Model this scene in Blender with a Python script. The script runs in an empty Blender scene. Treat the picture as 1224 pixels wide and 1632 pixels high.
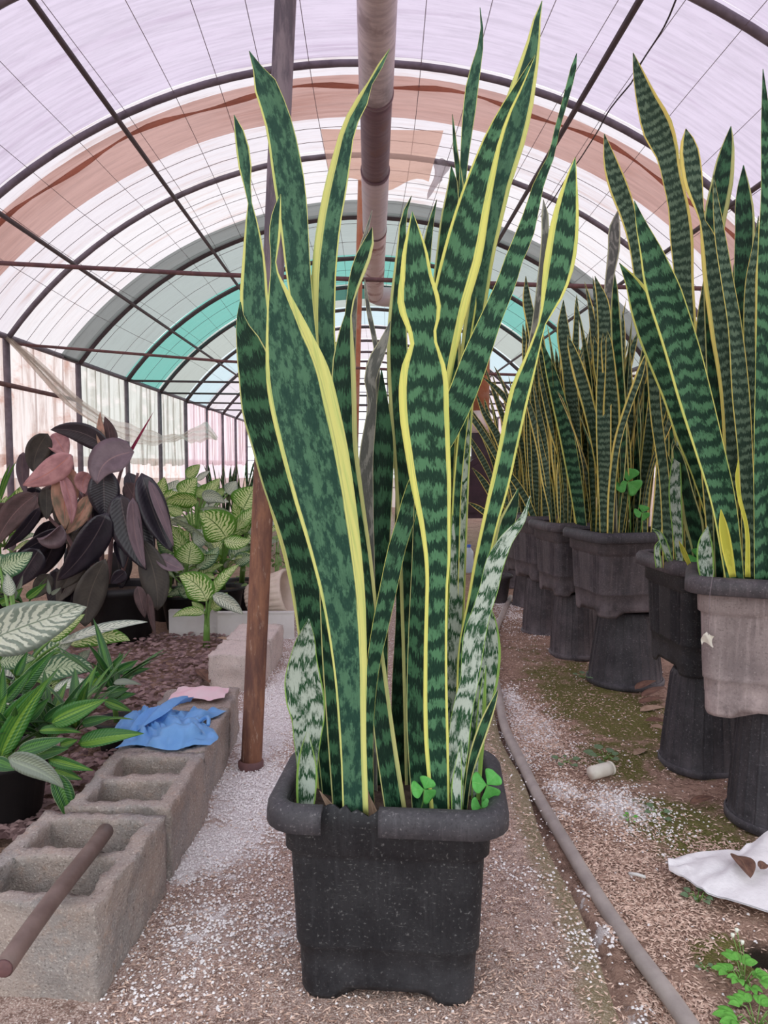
import bpy, math, random
import numpy as np
from mathutils import Vector, Matrix

random.seed(7)
RNG = np.random.default_rng(11)
SC = bpy.context.scene
COL = SC.collection
pi = math.pi

# ------------------------------------------------------------------ camera
IW, IH, F = 1224, 1632, 1180.0
HX, HY = 585.0, 740.0                       # vanishing point of the tunnel axis
PITCH = math.atan((816 - HY) / F)
YAW = math.atan((612 - HX) / F)
cam_d = bpy.data.cameras.new('camera')
cam_d.sensor_fit = 'VERTICAL'
cam_d.sensor_height = 36.0
cam_d.lens = F / IH * 36.0
cam_d.clip_start = 0.02
cam_d.clip_end = 300
cam = bpy.data.objects.new('camera', cam_d)
COL.objects.link(cam)
cam.location = (0, 0, 1.0)
cam.rotation_euler = (pi / 2 - PITCH, 0, -YAW)
SC.camera = cam
CAMR = np.array(cam.rotation_euler.to_matrix())
CAMP = np.array((0, 0, 1.0))

# ------------------------------------------------------------------ sky and exposure
world = bpy.data.worlds.new('overcast_sky')
SC.world = world
world.use_nodes = True
bg = world.node_tree.nodes['Background']
bg.inputs[0].default_value = (0.95, 0.97, 1.0, 1)
bg.inputs[1].default_value = 1.75
SC.view_settings.view_transform = 'Standard'
SC.view_settings.look = 'None'
SC.view_settings.gamma = 1.0
SC.view_settings.use_curve_mapping = False
SC.view_settings.exposure = 0.0
SC.cycles.max_bounces = 10
SC.cycles.diffuse_bounces = 6
SC.cycles.transparent_max_bounces = 24

# ------------------------------------------------------------------ helpers: points
def ray(px, py):
    d = np.array(((px - IW / 2) / F, -(py - IH / 2) / F, -1.0))
    return CAMR @ d
def P(px, py, Y):
    d = ray(px, py)
    return CAMP + d * (Y / d[1])
def G(px, py, z=0.0):
    d = ray(px, py)
    return CAMP + d * ((z - CAMP[2]) / d[2])
def nz(v):
    v = np.asarray(v, float)
    n = np.linalg.norm(v, axis=-1, keepdims=True)
    return v / np.maximum(n, 1e-9)
def A(*v): return np.array(v, float)

# ------------------------------------------------------------------ helpers: materials
class NT:
    def __init__(s, name):
        s.m = bpy.data.materials.new(name); s.m.use_nodes = True
        s.t = s.m.node_tree; s.t.nodes.clear()
        s.out = s.t.nodes.new('ShaderNodeOutputMaterial')
    def n(s, typ, **kw):
        nd = s.t.nodes.new('ShaderNode' + typ)
        ins = kw.pop('i', {})
        for k, v in kw.items(): setattr(nd, k, v)
        for k, v in ins.items():
            sock = nd.inputs[k]
            if isinstance(v, bpy.types.NodeSocket): s.t.links.new(v, sock)
            elif isinstance(v, tuple) and len(v) == 3 and sock.type == 'RGBA': sock.default_value = (*v, 1)
            else: sock.default_value = v
        return nd
    def math(s, op, a, b=0.0, c=0.0):
        return s.n('Math', operation=op, i={0: a, 1: b, 2: c}).outputs[0]
    def mix(s, fac, a, b, blend='MIX'):
        nd = s.n('Mix', data_type='RGBA', blend_type=blend, clamp_factor=True, i={0: fac})
        for k, v in ((6, a), (7, b)):
            if isinstance(v, bpy.types.NodeSocket): s.t.links.new(v, nd.inputs[k])
            else: nd.inputs[k].default_value = (*v, 1)
        return nd.outputs[2]
    def noise(s, vec, scale, detail=3.0, rough=.55, dist=0.0):
        i = {'Scale': scale, 'Detail': detail, 'Roughness': rough, 'Distortion': dist}
        if vec is not None: i['Vector'] = vec
        return s.n('TexNoise', i=i).outputs[0]
    def ramp(s, fac, lo, hi):
        return s.n('MapRange', interpolation_type='SMOOTHSTEP', i={0: fac, 1: lo, 2: hi, 3: 0.0, 4: 1.0}).outputs[0]
    def scale(s, vec, sc):
        return s.n('Vector' + 'Math', operation='MULTIPLY', i={0: vec, 1: sc}).outputs[0]
    def pos(s): return s.n('NewGeometry').outputs['Position']
    def objc(s): return s.n('TexCoord').outputs['Object']
    def attr(s, name): return s.n('Attribute', attribute_name=name).outputs['Vector']
    def sep(s, v):
        nd = s.n('SeparateXYZ', i={0: v}); return nd.outputs
    def comb(s, x, y, z=0.0): return s.n('CombineXYZ', i={0: x, 1: y, 2: z}).outputs[0]
    def rnd(s): return s.n('ObjectInfo').outputs['Random']
    def bump(s, h, dist, strength=1.0):
        return s.n('Bump', i={'Height': h, 'Distance': dist, 'Strength': strength}).outputs[0]
    def bsdf(s, col, rough=.6, metal=0.0, spec=.4, normal=None, trans=None, transcol=None):
        i = {'Base Color': col, 'Roughness': rough, 'Metallic': metal, 'Specular IOR Level': spec}
        if normal is not None: i['Normal'] = normal
        b = s.n('BsdfPrincipled', i=i).outputs[0]
        if trans:
            t = s.n('BsdfTranslucent', i={0: transcol if transcol is not None else col}).outputs[0]
            b = s.n('MixShader', i={0: trans, 1: b, 2: t}).outputs[0]
        s.t.links.new(b, s.out.inputs[0]); return s.m
    def emit(s, sh):
        s.t.links.new(sh, s.out.inputs[0]); return s.m

def M_plain(name, c1, c2=None, scale=12, rough=.6, metal=0.0, spec=.4, bump=0.0, trans=None, coord='obj', bscale=None):
    t = NT(name)
    v = t.objc()
    nse = t.noise(v, scale, 5, .6)
    c2 = c2 or tuple(x * .7 for x in c1)
    col = t.mix(t.ramp(nse, .3, .7), c1, c2)
    nrm = t.bump(t.noise(v, bscale or scale * 4, 4), bump) if bump else None
    return t.bsdf(col, rough, metal, spec, nrm, trans)

def M_snake(name, light, dark, margin, K=17.0, thin=.5, serr=.34, wob=.55, blotchy=0.0):
    t = NT(name)
    x, y, mg = t.sep(t.attr('lc'))
    r = t.math('MULTIPLY', t.rnd(), 37.0)
    y2 = t.math('ADD', y, r)
    lo = t.noise(t.comb(t.math('MULTIPLY', x, 20.0), t.math('MULTIPLY', y2, 6.0)), 1.0, 2, .5)
    mid = t.noise(t.comb(t.math('MULTIPLY', x, 110.0), t.math('MULTIPLY', y2, 16.0)), 1.0, 3, .6)
    hi = t.noise(t.comb(t.math('MULTIPLY', x, 420.0), t.math('MULTIPLY', y2, 30.0)), 1.0, 3, .65)
    s = t.math('MULTIPLY', y2, K)
    s = t.math('ADD', s, t.math('MULTIPLY', lo, wob * 3))
    s = t.math('ADD', s, t.math('MULTIPLY', mid, serr * 1.5))
    s = t.math('ADD', s, t.math('MULTIPLY', hi, serr * 2.3))
    w = t.math('FRACT', s)
    w = t.math('ABSOLUTE', t.math('SUBTRACT', w, .5))          # 0..0.5
    band = t.ramp(w, .5 * thin - .04, .5 * thin + .04)
    blot = t.noise(t.comb(t.math('MULTIPLY', x, 60.0), t.math('MULTIPLY', y2, 22.0), 3.0), 1.0, 7, .72)
    sharp = t.ramp(blot, .47, .55)
    if blotchy:
        band2 = t.math('ADD', t.math('MULTIPLY', sharp, blotchy), t.math('MULTIPLY', t.math('MULTIPLY', band, t.ramp(blot, .38, .55)), 1 - blotchy))
    else:
        band2 = t.math('MULTIPLY', band, t.ramp(blot, .38, .52))
    col = t.mix(band2, dark, light)
    fine = t.noise(t.comb(t.math('MULTIPLY', x, 700.0), t.math('MULTIPLY', y2, 90.0)), 1.0, 2)
    col = t.mix(t.math('MULTIPLY', t.ramp(fine, .5, .75), .3), col, light)
    col = t.mix(t.math('MULTIPLY', t.ramp(fine, .45, .25), .35), col, dark)
    n2 = t.noise(t.comb(t.math('MULTIPLY', x, 160.0), t.math('MULTIPLY', y2, 5.0), 7.0), 1.0, 3)
    mc = t.mix(t.ramp(n2, .45, .8), margin, tuple(m * f for m, f in zip(margin, (.62, .78, .75))))
    edge = t.ramp(t.math('ADD', mg, t.math('MULTIPLY', t.math('SUBTRACT', n2, .5), .35)), -.05, .05)
    stripe = t.ramp(t.math('ABSOLUTE', t.math('SUBTRACT', t.math('ADD', mg, t.math('MULTIPLY', n2, .3)), .34)), .05, .02)
    mc = t.mix(t.math('MULTIPLY', stripe, .3), mc, light)
    col = t.mix(edge, col, mc)
    return t.bsdf(col, .48, 0, .16, t.bump(hi, .0006), .05, mc)

def M_blade(name, c1, c2, rib=None, rough=.35, spec=.5, trans=None, ribw=.05, kind='plain', c3=None):
    """kind: plain, dieff (cream herringbone), drac (lengthwise stripes)"""
    t = NT(name)
    u, v, w = t.sep(t.attr('lc'))
    au = t.math('ABSOLUTE', u)
    r = t.math('MULTIPLY', t.rnd(), 31.0)
    v2 = t.math('ADD', v, r)
    if kind == 'dieff':
        nse = t.noise(t.comb(t.math('MULTIPLY', u, 2.2), t.math('MULTIPLY', v2, 5.0)), 1.0, 3)
        p = t.math('SUBTRACT', t.math('MULTIPLY', v2, 11.0), t.math('MULTIPLY', au, 2.6))
        p = t.math('ADD', p, t.math('MULTIPLY', nse, 2.0))
        p = t.math('ABSOLUTE', t.math('SUBTRACT', t.math('FRACT', p), .5))
        f2 = t.noise(t.comb(t.math('MULTIPLY', u, 9.0), t.math('MULTIPLY', v2, 22.0)), 1.0, 3)
        mask = t.ramp(t.math('ADD', t.math('SUBTRACT', p, t.math('MULTIPLY', au, .36)), t.math('MULTIPLY', t.math('SUBTRACT', f2, .5), .5)), .0, .11)
        mask = t.math('MULTIPLY', mask, t.ramp(au, .92, .72))
        col = t.mix(mask, t.mix(nse, c1, c2), c3)
        col = t.mix(t.math('MULTIPLY', t.ramp(f2, .62, .7), .7), col, c2)
    elif kind == 'drac':
        st = t.noise(t.comb(t.math('MULTIPLY', u, 5.0), t.math('MULTIPLY', v2, .25)), 1.0, 2)
        mask = t.ramp(t.math('SUBTRACT', st, t.math('MULTIPLY', au, .28)), .34, .5)
        col = t.mix(mask, c1, c2)
        if c3: col = t.mix(t.ramp(au, .9, .97), col, c3)
    else:
        nse = t.noise(t.comb(t.math('MULTIPLY', u, 1.6), t.math('MULTIPLY', v2, 4.0)), 1.0, 4)
        col = t.mix(t.ramp(nse, .35, .7), c1, c2)
    vein = t.math('SINE', t.math('SUBTRACT', t.math('MULTIPLY', v2, 120.0), t.math('MULTIPLY', au, 16.0)))
    if rib: col = t.mix(t.ramp(au, ribw, ribw * .3), col, rib)
    return t.bsdf(col, rough, 0, spec, t.bump(vein, .0007, .5 if kind != 'plain' else .2), trans, t.mix(.35, col, (.5, .75, .08)) if trans else None)

def M_film(name, tint, dirt=(.55, .38, .3), amt=.25, streak=(1.0, 14.0, 1.0), tr=.55, scale=1.0, fold=.6):
    t = NT(name)
    v = t.pos()
    n1 = t.noise(t.scale(v, tuple(x * scale for x in streak)), 1.0, 6, .65, .6)
    n2 = t.noise(v, 1.3 * scale, 4, .6)
    f = t.math('MULTIPLY', t.ramp(n1, .46, .78), t.ramp(n2, .3, .7))
    col = t.mix(t.math('MULTIPLY', f, amt), tint, dirt)
    n3 = t.noise(t.scale(v, tuple(x * 2.3 for x in streak)), 1.0, 3, .6)
    col = t.mix(t.math('MULTIPLY', t.ramp(n3, .35, .75), fold * .35), col, tuple(x * .72 for x in tint))
    n5 = t.noise(t.scale(v, tuple(x * 5 + 4 for x in streak)), 1.0, 4, .7, .8)
    col = t.mix(t.math('MULTIPLY', t.ramp(n5, .48, .72), .3), col, tuple(x * .62 for x in tint))
    a = t.n('BsdfTransparent', i={0: col}).outputs[0]
    b = t.n('BsdfTranslucent', i={0: col}).outputs[0]
    mx = t.n('MixShader', i={0: 1 - tr, 1: a, 2: b}).outputs[0]
    gl = t.n('BsdfGlossy', i={'Color': (1, 1, 1), 'Roughness': .35}).outputs[0]
    return t.emit(t.n('MixShader', i={0: .03, 1: mx, 2: gl}).outputs[0])

# ------------------------------------------------------------------ helpers: objects
WL = {}
def wl(p): return WL.get(p.name, np.zeros(3)) if p else np.zeros(3)
def link(name, data, parent, loc):
    o = bpy.data.objects.new(name, data)
    COL.objects.link(o)
    loc = np.asarray(loc, float)
    if parent: o.parent = parent
    o.location = loc - wl(parent)
    WL[o.name] = loc
    return o
def thing(name, label, cat, loc, group=None):
    o = link(name, None, None, loc)
    o.empty_display_size = .05
    o['label'] = label; o['category'] = cat
    if group: o['group'] = group
    return o
def tag(o, label, cat, group=None, kind=None):
    o['label'] = label; o['category'] = cat
    if group: o['group'] = group
    if kind: o['kind'] = kind
    return o
def struct(o):
    o['kind'] = 'structure'; return o
def mesh(name, V, Fc, mat, parent=None, smooth=True, attrs=None, origin=None, world=False):
    V = np.asarray(V, float)
    if world: loc = np.zeros(3)
    elif origin is not None: loc = np.asarray(origin, float)
    elif parent: loc = wl(parent)
    else: loc = A((V[:, 0].min() + V[:, 0].max()) / 2, (V[:, 1].min() + V[:, 1].max()) / 2, V[:, 2].min())
    me = bpy.data.meshes.new(name)
    me.from_pydata((V - loc).tolist(), [], Fc if isinstance(Fc, list) else Fc.tolist())
    me.materials.append(mat)
    if smooth: me.polygons.foreach_set('use_smooth', np.ones(len(me.polygons), bool))
    for k, arr in (attrs or {}).items():
        arr = np.asarray(arr, np.float32)
        if arr.ndim == 1:
            at = me.attributes.new(k, 'FLOAT', 'POINT'); at.data.foreach_set('value', arr)
        else:
            at = me.attributes.new(k, 'FLOAT_VECTOR', 'POINT'); at.data.foreach_set('vector', arr.ravel())
    me.update()
    return link(name, me, parent, loc)

class MB:
    """collects shapes that belong to one mesh"""
    def __init__(s): s.V = []; s.F = []; s.c = 0
    def add(s, V, Fc):
        V = np.asarray(V, float)
        s.V.append(V); s.F += [[i + s.c for i in f] for f in Fc]; s.c += len(V); return s
    def out(s, name, mat, parent=None, smooth=True, **k):
        return mesh(name, np.vstack(s.V), s.F, mat, parent, smooth, **k)

def box(x0, x1, y0, y1, z0, z1, rot=0, piv=None):
    V = np.array([(x, y, z) for x in (x0, x1) for y in (y0, y1) for z in (z0, z1)], float)
    if rot:
        c = np.array(piv if piv is not None else ((x0 + x1) / 2, (y0 + y1) / 2, 0))
        V = rotz(V, rot, c)
    return V, [[0, 1, 3, 2], [4, 6, 7, 5], [0, 4, 5, 1], [2, 3, 7, 6], [0, 2, 6, 4], [1, 5, 7, 3]]
def rotz(V, a, c=(0, 0, 0)):
    c = np.asarray(c, float); ca, sa = math.cos(a), math.sin(a)
    W = np.asarray(V, float) - c
    return np.stack([W[:, 0] * ca - W[:, 1] * sa, W[:, 0] * sa + W[:, 1] * ca, W[:, 2]], 1) + c
def tube(pts, r, n=10, caps=True):
    pts = np.asarray(pts, float); m = len(pts)
    r = np.broadcast_to(np.asarray(r, float), (m,))
    T = nz(np.gradient(pts, axis=0))
    up = A(0, 0, 1) if abs(T[0][2]) < .9 else A(1, 0, 0)
    a = nz(np.cross(T[0], up)); V = []
    for k in range(m):
        a = nz(a - T[k] * np.dot(a, T[k])); b = np.cross(T[k], a)
        for j in range(n):
            th = 2 * pi * j / n
            V.append(pts[k] + r[k] * (math.cos(th) * a + math.sin(th) * b))
    Fc = [[k * n + j, k * n + (j + 1) % n, (k + 1) * n + (j + 1) % n, (k + 1) * n + j] for k in range(m - 1) for j in range(n)]
    if caps: Fc += [list(range(n))[::-1], [(m - 1) * n + j for j in range(n)]]
    return np.array(V), Fc
def rings(R, close=True, cap0=False, cap1=False):
    """R: list of rings [n,3]"""
    n = len(R[0]); m = len(R)
    V = np.vstack(R)
    nn = n if close else n - 1
    Fc = [[k * n + j, k * n + (j + 1) % n, (k + 1) * n + (j + 1) % n, (k + 1) * n + j] for k in range(m - 1) for j in range(nn)]
    if cap0: Fc.append(list(range(n))[::-1])
    if cap1: Fc.append([(m - 1) * n + j for j in range(n)])
    return V, Fc
def lathe(prof, n=32, c=(0, 0, 0), cap0=False, cap1=False, mod=None):
    R = []
    for k, (r, z) in enumerate(prof):
        th = np.arange(n) * 2 * pi / n
        rr = np.full(n, r) if mod is None else r + mod(th, k)
        R.append(np.stack([rr * np.cos(th), rr * np.sin(th), np.full(n, z)], 1) + np.asarray(c, float))
    return rings(R, True, cap0, cap1)
def grid(nx, ny, fn):
    """fn(s,t) -> xyz, s,t arrays"""
    s, t = np.meshgrid(np.linspace(0, 1, nx + 1), np.linspace(0, 1, ny + 1), indexing='ij')
    V = fn(s.ravel(), t.ravel())
    i, j = np.meshgrid(np.arange(nx), np.arange(ny), indexing='ij')
    a = (i * (ny + 1) + j).ravel()
    Fc = np.stack([a, a + ny + 1, a + ny + 2, a + 1], 1).tolist()
    return V, Fc
def catmull(K, m):
    K = np.asarray(K, float); n = len(K)
    d = np.concatenate([[0], np.cumsum(np.maximum(np.linalg.norm(np.diff(K[:, :2], axis=0), axis=1), 1e-6))])
    q = np.linspace(0, d[-1], m); out = np.zeros((m, K.shape[1]))
    for c in range(K.shape[1]):
        y = K[:, c]; h = np.diff(d); dl = np.diff(y) / h
        tg = np.zeros(n)                                    # monotone cubic tangents
        tg[0], tg[-1] = dl[0], dl[-1]
        for k in range(1, n - 1):
            if c >= 2 and dl[k - 1] * dl[k] <= 0: tg[k] = 0
            else: tg[k] = (h[k] * dl[k - 1] + h[k - 1] * dl[k]) / (h[k] + h[k - 1])
        idx = np.clip(np.searchsorted(d, q, side='right') - 1, 0, n - 2)
        u = (q - d[idx]) / h[idx]
        out[:, c] = ((1 + 2 * u) * (1 - u) ** 2 * y[idx] + u * (1 - u) ** 2 * h[idx] * tg[idx]
                     + u * u * (3 - 2 * u) * y[idx + 1] + u * u * (u - 1) * h[idx] * tg[idx + 1])
    return out
def vnoise(x, y, seed=0):
    """smooth value noise 0..1"""
    rs = np.random.default_rng(seed).random((64, 64))
    xi, yi = np.floor(x).astype(int), np.floor(y).astype(int)
    fx, fy = x - xi, y - yi
    fx, fy = fx * fx * (3 - 2 * fx), fy * fy * (3 - 2 * fy)
    g = lambda a, b: rs[a % 64, b % 64]
    return (g(xi, yi) * (1 - fx) + g(xi + 1, yi) * fx) * (1 - fy) + (g(xi, yi + 1) * (1 - fx) + g(xi + 1, yi + 1) * fx) * fy

def ribbon(C, W, N, hw, us, cs, th, lc):
    """leaf-like solid: centre line C, side W, normal N, half widths, columns us, cross offsets cs(u) in half widths"""
    n, m = len(C), len(us)
    us = np.asarray(us); cs = np.asarray(cs)
    front = C[:, None] + W[:, None] * (hw[:, None] * us)[..., None] + N[:, None] * (hw[:, None] * cs)[..., None]
    tt = th * (1 - .8 * us ** 2)
    back = front - N[:, None] * np.minimum(tt[None, :], hw[:, None] * .5)[..., None]
    V = np.vstack([front.reshape(-1, 3), back.reshape(-1, 3)])
    o = n * m; Fc = []
    for k in range(n - 1):
        for j in range(m - 1):
            a = k * m + j
            Fc.append([a, a + 1, a + m + 1, a + m]); Fc.append([o + a, o + a + m, o + a + m + 1, o + a + 1])
        a, b = k * m, k * m + m - 1
        Fc.append([a, a + m, o + a + m, o + a]); Fc.append([b, o + b, o + b + m, b + m])
    for k in (0, n - 1):
        for j in range(m - 1):
            a = k * m + j; Fc.append([a, o + a, o + a + 1, a + 1] if k == 0 else [a, a + 1, o + a + 1, o + a])
    return V, Fc, np.vstack([lc, lc])

# ------------------------------------------------------------------ materials
MT = {}
MT['snake'] = M_snake('snake_leaf', (.09, .23, .115), (.010, .040, .025), (.80, .79, .21), K=23, thin=.5, serr=.42)
MT['snake_blot'] = M_snake('snake_leaf_blotched', (.085, .20, .115), (.016, .058, .042), (.72, .73, .24), K=12, thin=.4, serr=.7, wob=1.0, blotchy=.75)
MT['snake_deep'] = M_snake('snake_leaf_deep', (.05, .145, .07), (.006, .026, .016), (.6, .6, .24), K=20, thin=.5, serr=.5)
MT['snake_pale'] = M_snake('snake_leaf_silver', (.50, .58, .50), (.016, .075, .028), (.3, .5, .11), K=24, thin=.30, serr=.62, wob=.9)
MT['snake_grey'] = M_snake('snake_leaf_grey', (.27, .27, .24), (.11, .115, .105), (.6, .58, .38), K=6, thin=.6, serr=.4, wob=2.0)
MT['snake_far'] = M_snake('snake_leaf_row', (.14, .215, .14), (.02, .05, .032), (.88, .72, .2), K=38, thin=.5, serr=.55, wob=.35)
MT['snake_yellow'] = M_snake('snake_leaf_yellow', (.62, .6, .1), (.5, .5, .07), (.78, .72, .12), K=5, thin=.5)
MT['rub_dark'] = M_blade('rubber_leaf_dark', (.016, .014, .022), (.03, .025, .036), (.10, .08, .085), .3, .6)
MT['rub_mauve'] = M_blade('rubber_leaf_mauve', (.2, .145, .165), (.14, .10, .115), (.3, .2, .2), .45, .5)
MT['rub_brown'] = M_blade('rubber_leaf_brown', (.12, .075, .075), (.07, .045, .045), (.2, .12, .12), .5, .4)
MT['rub_grey'] = M_blade('rubber_leaf_olive', (.085, .078, .065), (.055, .05, .045), (.13, .11, .09), .5, .4)
MT['rub_pink'] = M_blade('rubber_leaf_pink', (.62, .33, .33), (.42, .2, .21), (.6, .25, .2), .45, .4, .1)
MT['rub_peach'] = M_blade('rubber_leaf_peach', (.62, .35, .25), (.22, .19, .13), (.6, .22, .16), .5, .4, .1)
MT['rub_red'] = M_blade('rubber_sheath_red', (.3, .02, .07), (.2, .015, .05), None, .4, .4)
MT['dieff'] = M_blade('dumb_cane_leaf', (.16, .40, .045), (.10, .28, .03), (.1, .25, .03), .4, .45, .38, .045, 'dieff', (.9, .95, .56))
MT['dieff_dk'] = M_blade('dumb_cane_leaf_dark', (.055, .15, .075), (.08, .2, .09), (.3, .42, .25), .35, .5, .15, .035, 'dieff', (.55, .66, .42))
MT['dieff_silver'] = M_blade('dumb_cane_leaf_silver', (.22, .30, .235), (.42, .47, .41), (.3, .38, .28), .4, .5, .2, .04, 'dieff', (.84, .88, .76))
MT['stalk'] = M_plain('green_stalk', (.14, .3, .06), (.2, .38, .1), 20, .5)
MT['drac'] = M_blade('dracaena_leaf', (.04, .17, .03), (.2, .38, .05), None, .35, .5, .15, .05, 'drac')
MT['drac_dk'] = M_blade('dracaena_leaf_dark', (.03, .12, .035), (.10, .27, .05), None, .35, .5, .12, .05, 'drac', (.3, .4, .22))
MT['drac_silver'] = M_blade('dracaena_leaf_grey', (.2, .24, .19), (.28, .33, .24), None, .35, .6, .1, .05, 'drac')
MT['clover'] = M_blade('clover_leaf', (.1, .42, .08), (.14, .5, .12), (.2, .5, .14), .5, .3, .2, .03)
MT['weed'] = M_blade('weed_leaf', (.14, .45, .07), (.2, .55, .1), (.25, .55, .15), .5, .3, .2, .03)
MT['weed_dull'] = M_blade('weed_leaf_dull', (.16, .25, .13), (.2, .3, .18), None, .6, .3, .15)
MT['shrub'] = M_blade('small_shrub_leaf', (.22, .36, .13), (.32, .42, .2), None, .6, .3, .2)
MT['dry'] = M_blade('dry_leaf', (.2, .11, .08), (.1, .055, .045), (.25, .15, .1), .7, .2)
MT['dry_tan'] = M_blade('dry_leaf_tan', (.42, .3, .22), (.3, .2, .14), (.4, .3, .2), .7, .2)

def M_pot(name, c, c2, scr=(.3, .3, .3), rough=.55):
    t = NT(name); v = t.objc()
    nse = t.noise(v, 9, 6, .7)
    streak = t.noise(t.scale(v, (80, 80, 5)), 1.0, 4, .7)
    col = t.mix(t.ramp(nse, .35, .7), c, c2)
    col = t.mix(t.math('MULTIPLY', t.ramp(streak, .5, .75), .6), col, tuple(x * 1.5 for x in c2))
    sp = t.noise(v, 170, 3, .6)
    col = t.mix(t.math('MULTIPLY', t.ramp(sp, .6, .72), .55), col, scr)
    col = t.mix(t.math('MULTIPLY', t.ramp(sp, .45, .3), .5), col, tuple(x * .5 for x in c))
    scratch = t.noise(t.scale(v, (40, 40, 260)), 1.0, 2, .5, 1.5)
    col = t.mix(t.math('MULTIPLY', t.math('MULTIPLY', t.ramp(scratch, .66, .7), t.ramp(nse, .45, .6)), .5), col, scr)
    z = t.sep(v)[2]
    low = t.ramp(z, .14, .0)
    col = t.mix(t.math('MULTIPLY', low, t.math('MULTIPLY', t.ramp(nse, .3, .65), .5)), col, tuple(x * 2.4 for x in c2))
    return t.bsdf(col, rough, 0, .3, t.bump(sp, .0008))
MT['pot'] = M_pot('black_plastic', (.016, .0165, .02), (.03, .031, .035), (.22, .22, .22))
MT['pot_rim'] = M_pot('black_plastic_rim', (.045, .044, .052), (.075, .072, .08), (.26, .25, .26))
MT['pot_grey'] = M_pot('dusty_black_plastic', (.055, .05, .057), (.105, .092, .10), (.3, .27, .28))
MT['pot_stand'] = M_pot('worn_black_plastic', (.036, .035, .041), (.062, .058, .066), (.26, .25, .26))
MT['pot_brown'] = M_pot('muddy_plastic', (.23, .19, .19), (.33, .275, .27), (.46, .41, .4), .8)
MT['pot_black'] = M_plain('matte_black_pot', (.012, .012, .014), (.02, .02, .022), 8, .6)
MT['soil'] = M_plain('potting_soil', (.05, .035, .028), (.12, .085, .065), 45, .95, bump=.008)
MT['steel'] = M_plain('grey_steel', (.22, .19, .225), (.15, .125, .15), 14, .6, .2)
MT['steel_dk'] = M_plain('dark_steel', (.09, .075, .085), (.12, .09, .10), 18, .6, .2)
MT['rust_bar'] = M_plain('rusty_bar', (.2, .1, .095), (.12, .065, .07), 20, .75)
def M_rust():
    t = NT('rusty_post'); v = t.objc()
    n1 = t.noise(t.scale(v, (22, 22, 4)), 1.0, 6, .7)
    n2 = t.noise(t.scale(v, (70, 70, 16)), 1.0, 4, .7)
    z = t.sep(v)[2]
    up = t.ramp(z, .9, 1.5)
    rust = t.mix(t.ramp(n1, .35, .68), (.14, .07, .058), (.34, .165, .10))
    rust = t.mix(t.math('MULTIPLY', t.ramp(n2, .58, .72), .6), rust, (.62, .48, .38))
    grey = t.mix(t.ramp(n1, .4, .6), (.13, .11, .13), (.26, .215, .235))
    return t.bsdf(t.mix(up, rust, grey), .75, .1, .3, t.bump(n2, .001))
MT['rust_post'] = M_rust()
def M_flue(name, c1, c2, c3):
    t = NT(name); v = t.objc()
    n1 = t.noise(t.scale(v, (5, 26, 5)), 1.0, 6, .7)
    n2 = t.noise(v, 5.5, 5, .6)
    col = t.mix(t.ramp(n1, .35, .7), c1, c2)
    col = t.mix(t.math('MULTIPLY', t.ramp(n2, .5, .64), .75), col, c3)
    return t.bsdf(col, .55, .25, .4, t.bump(n1, .001))
MT['flue_a'] = M_flue('flue_mottled', (.78, .7, .71), (.55, .48, .51), (.38, .31, .33))
MT['flue_b'] = M_flue('flue_dark_band', (.26, .18, .205), (.18, .115, .145), (.24, .14, .14))
MT['flue_c'] = M_flue('flue_bare', (.72, .64, .68), (.6, .53, .58), (.7, .62, .63))
MT['flue_d'] = M_flue('flue_rust_peel', (.75, .6, .6), (.8, .7, .7), (.3, .09, .075))
MT['flue_e'] = M_flue('flue_orange', (.42, .15, .075), (.52, .22, .13), (.5, .27, .2))
MT['maroon'] = M_plain('maroon_iron', (.055, .028, .042), (.035, .02, .03), 10, .6, .2)

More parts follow.
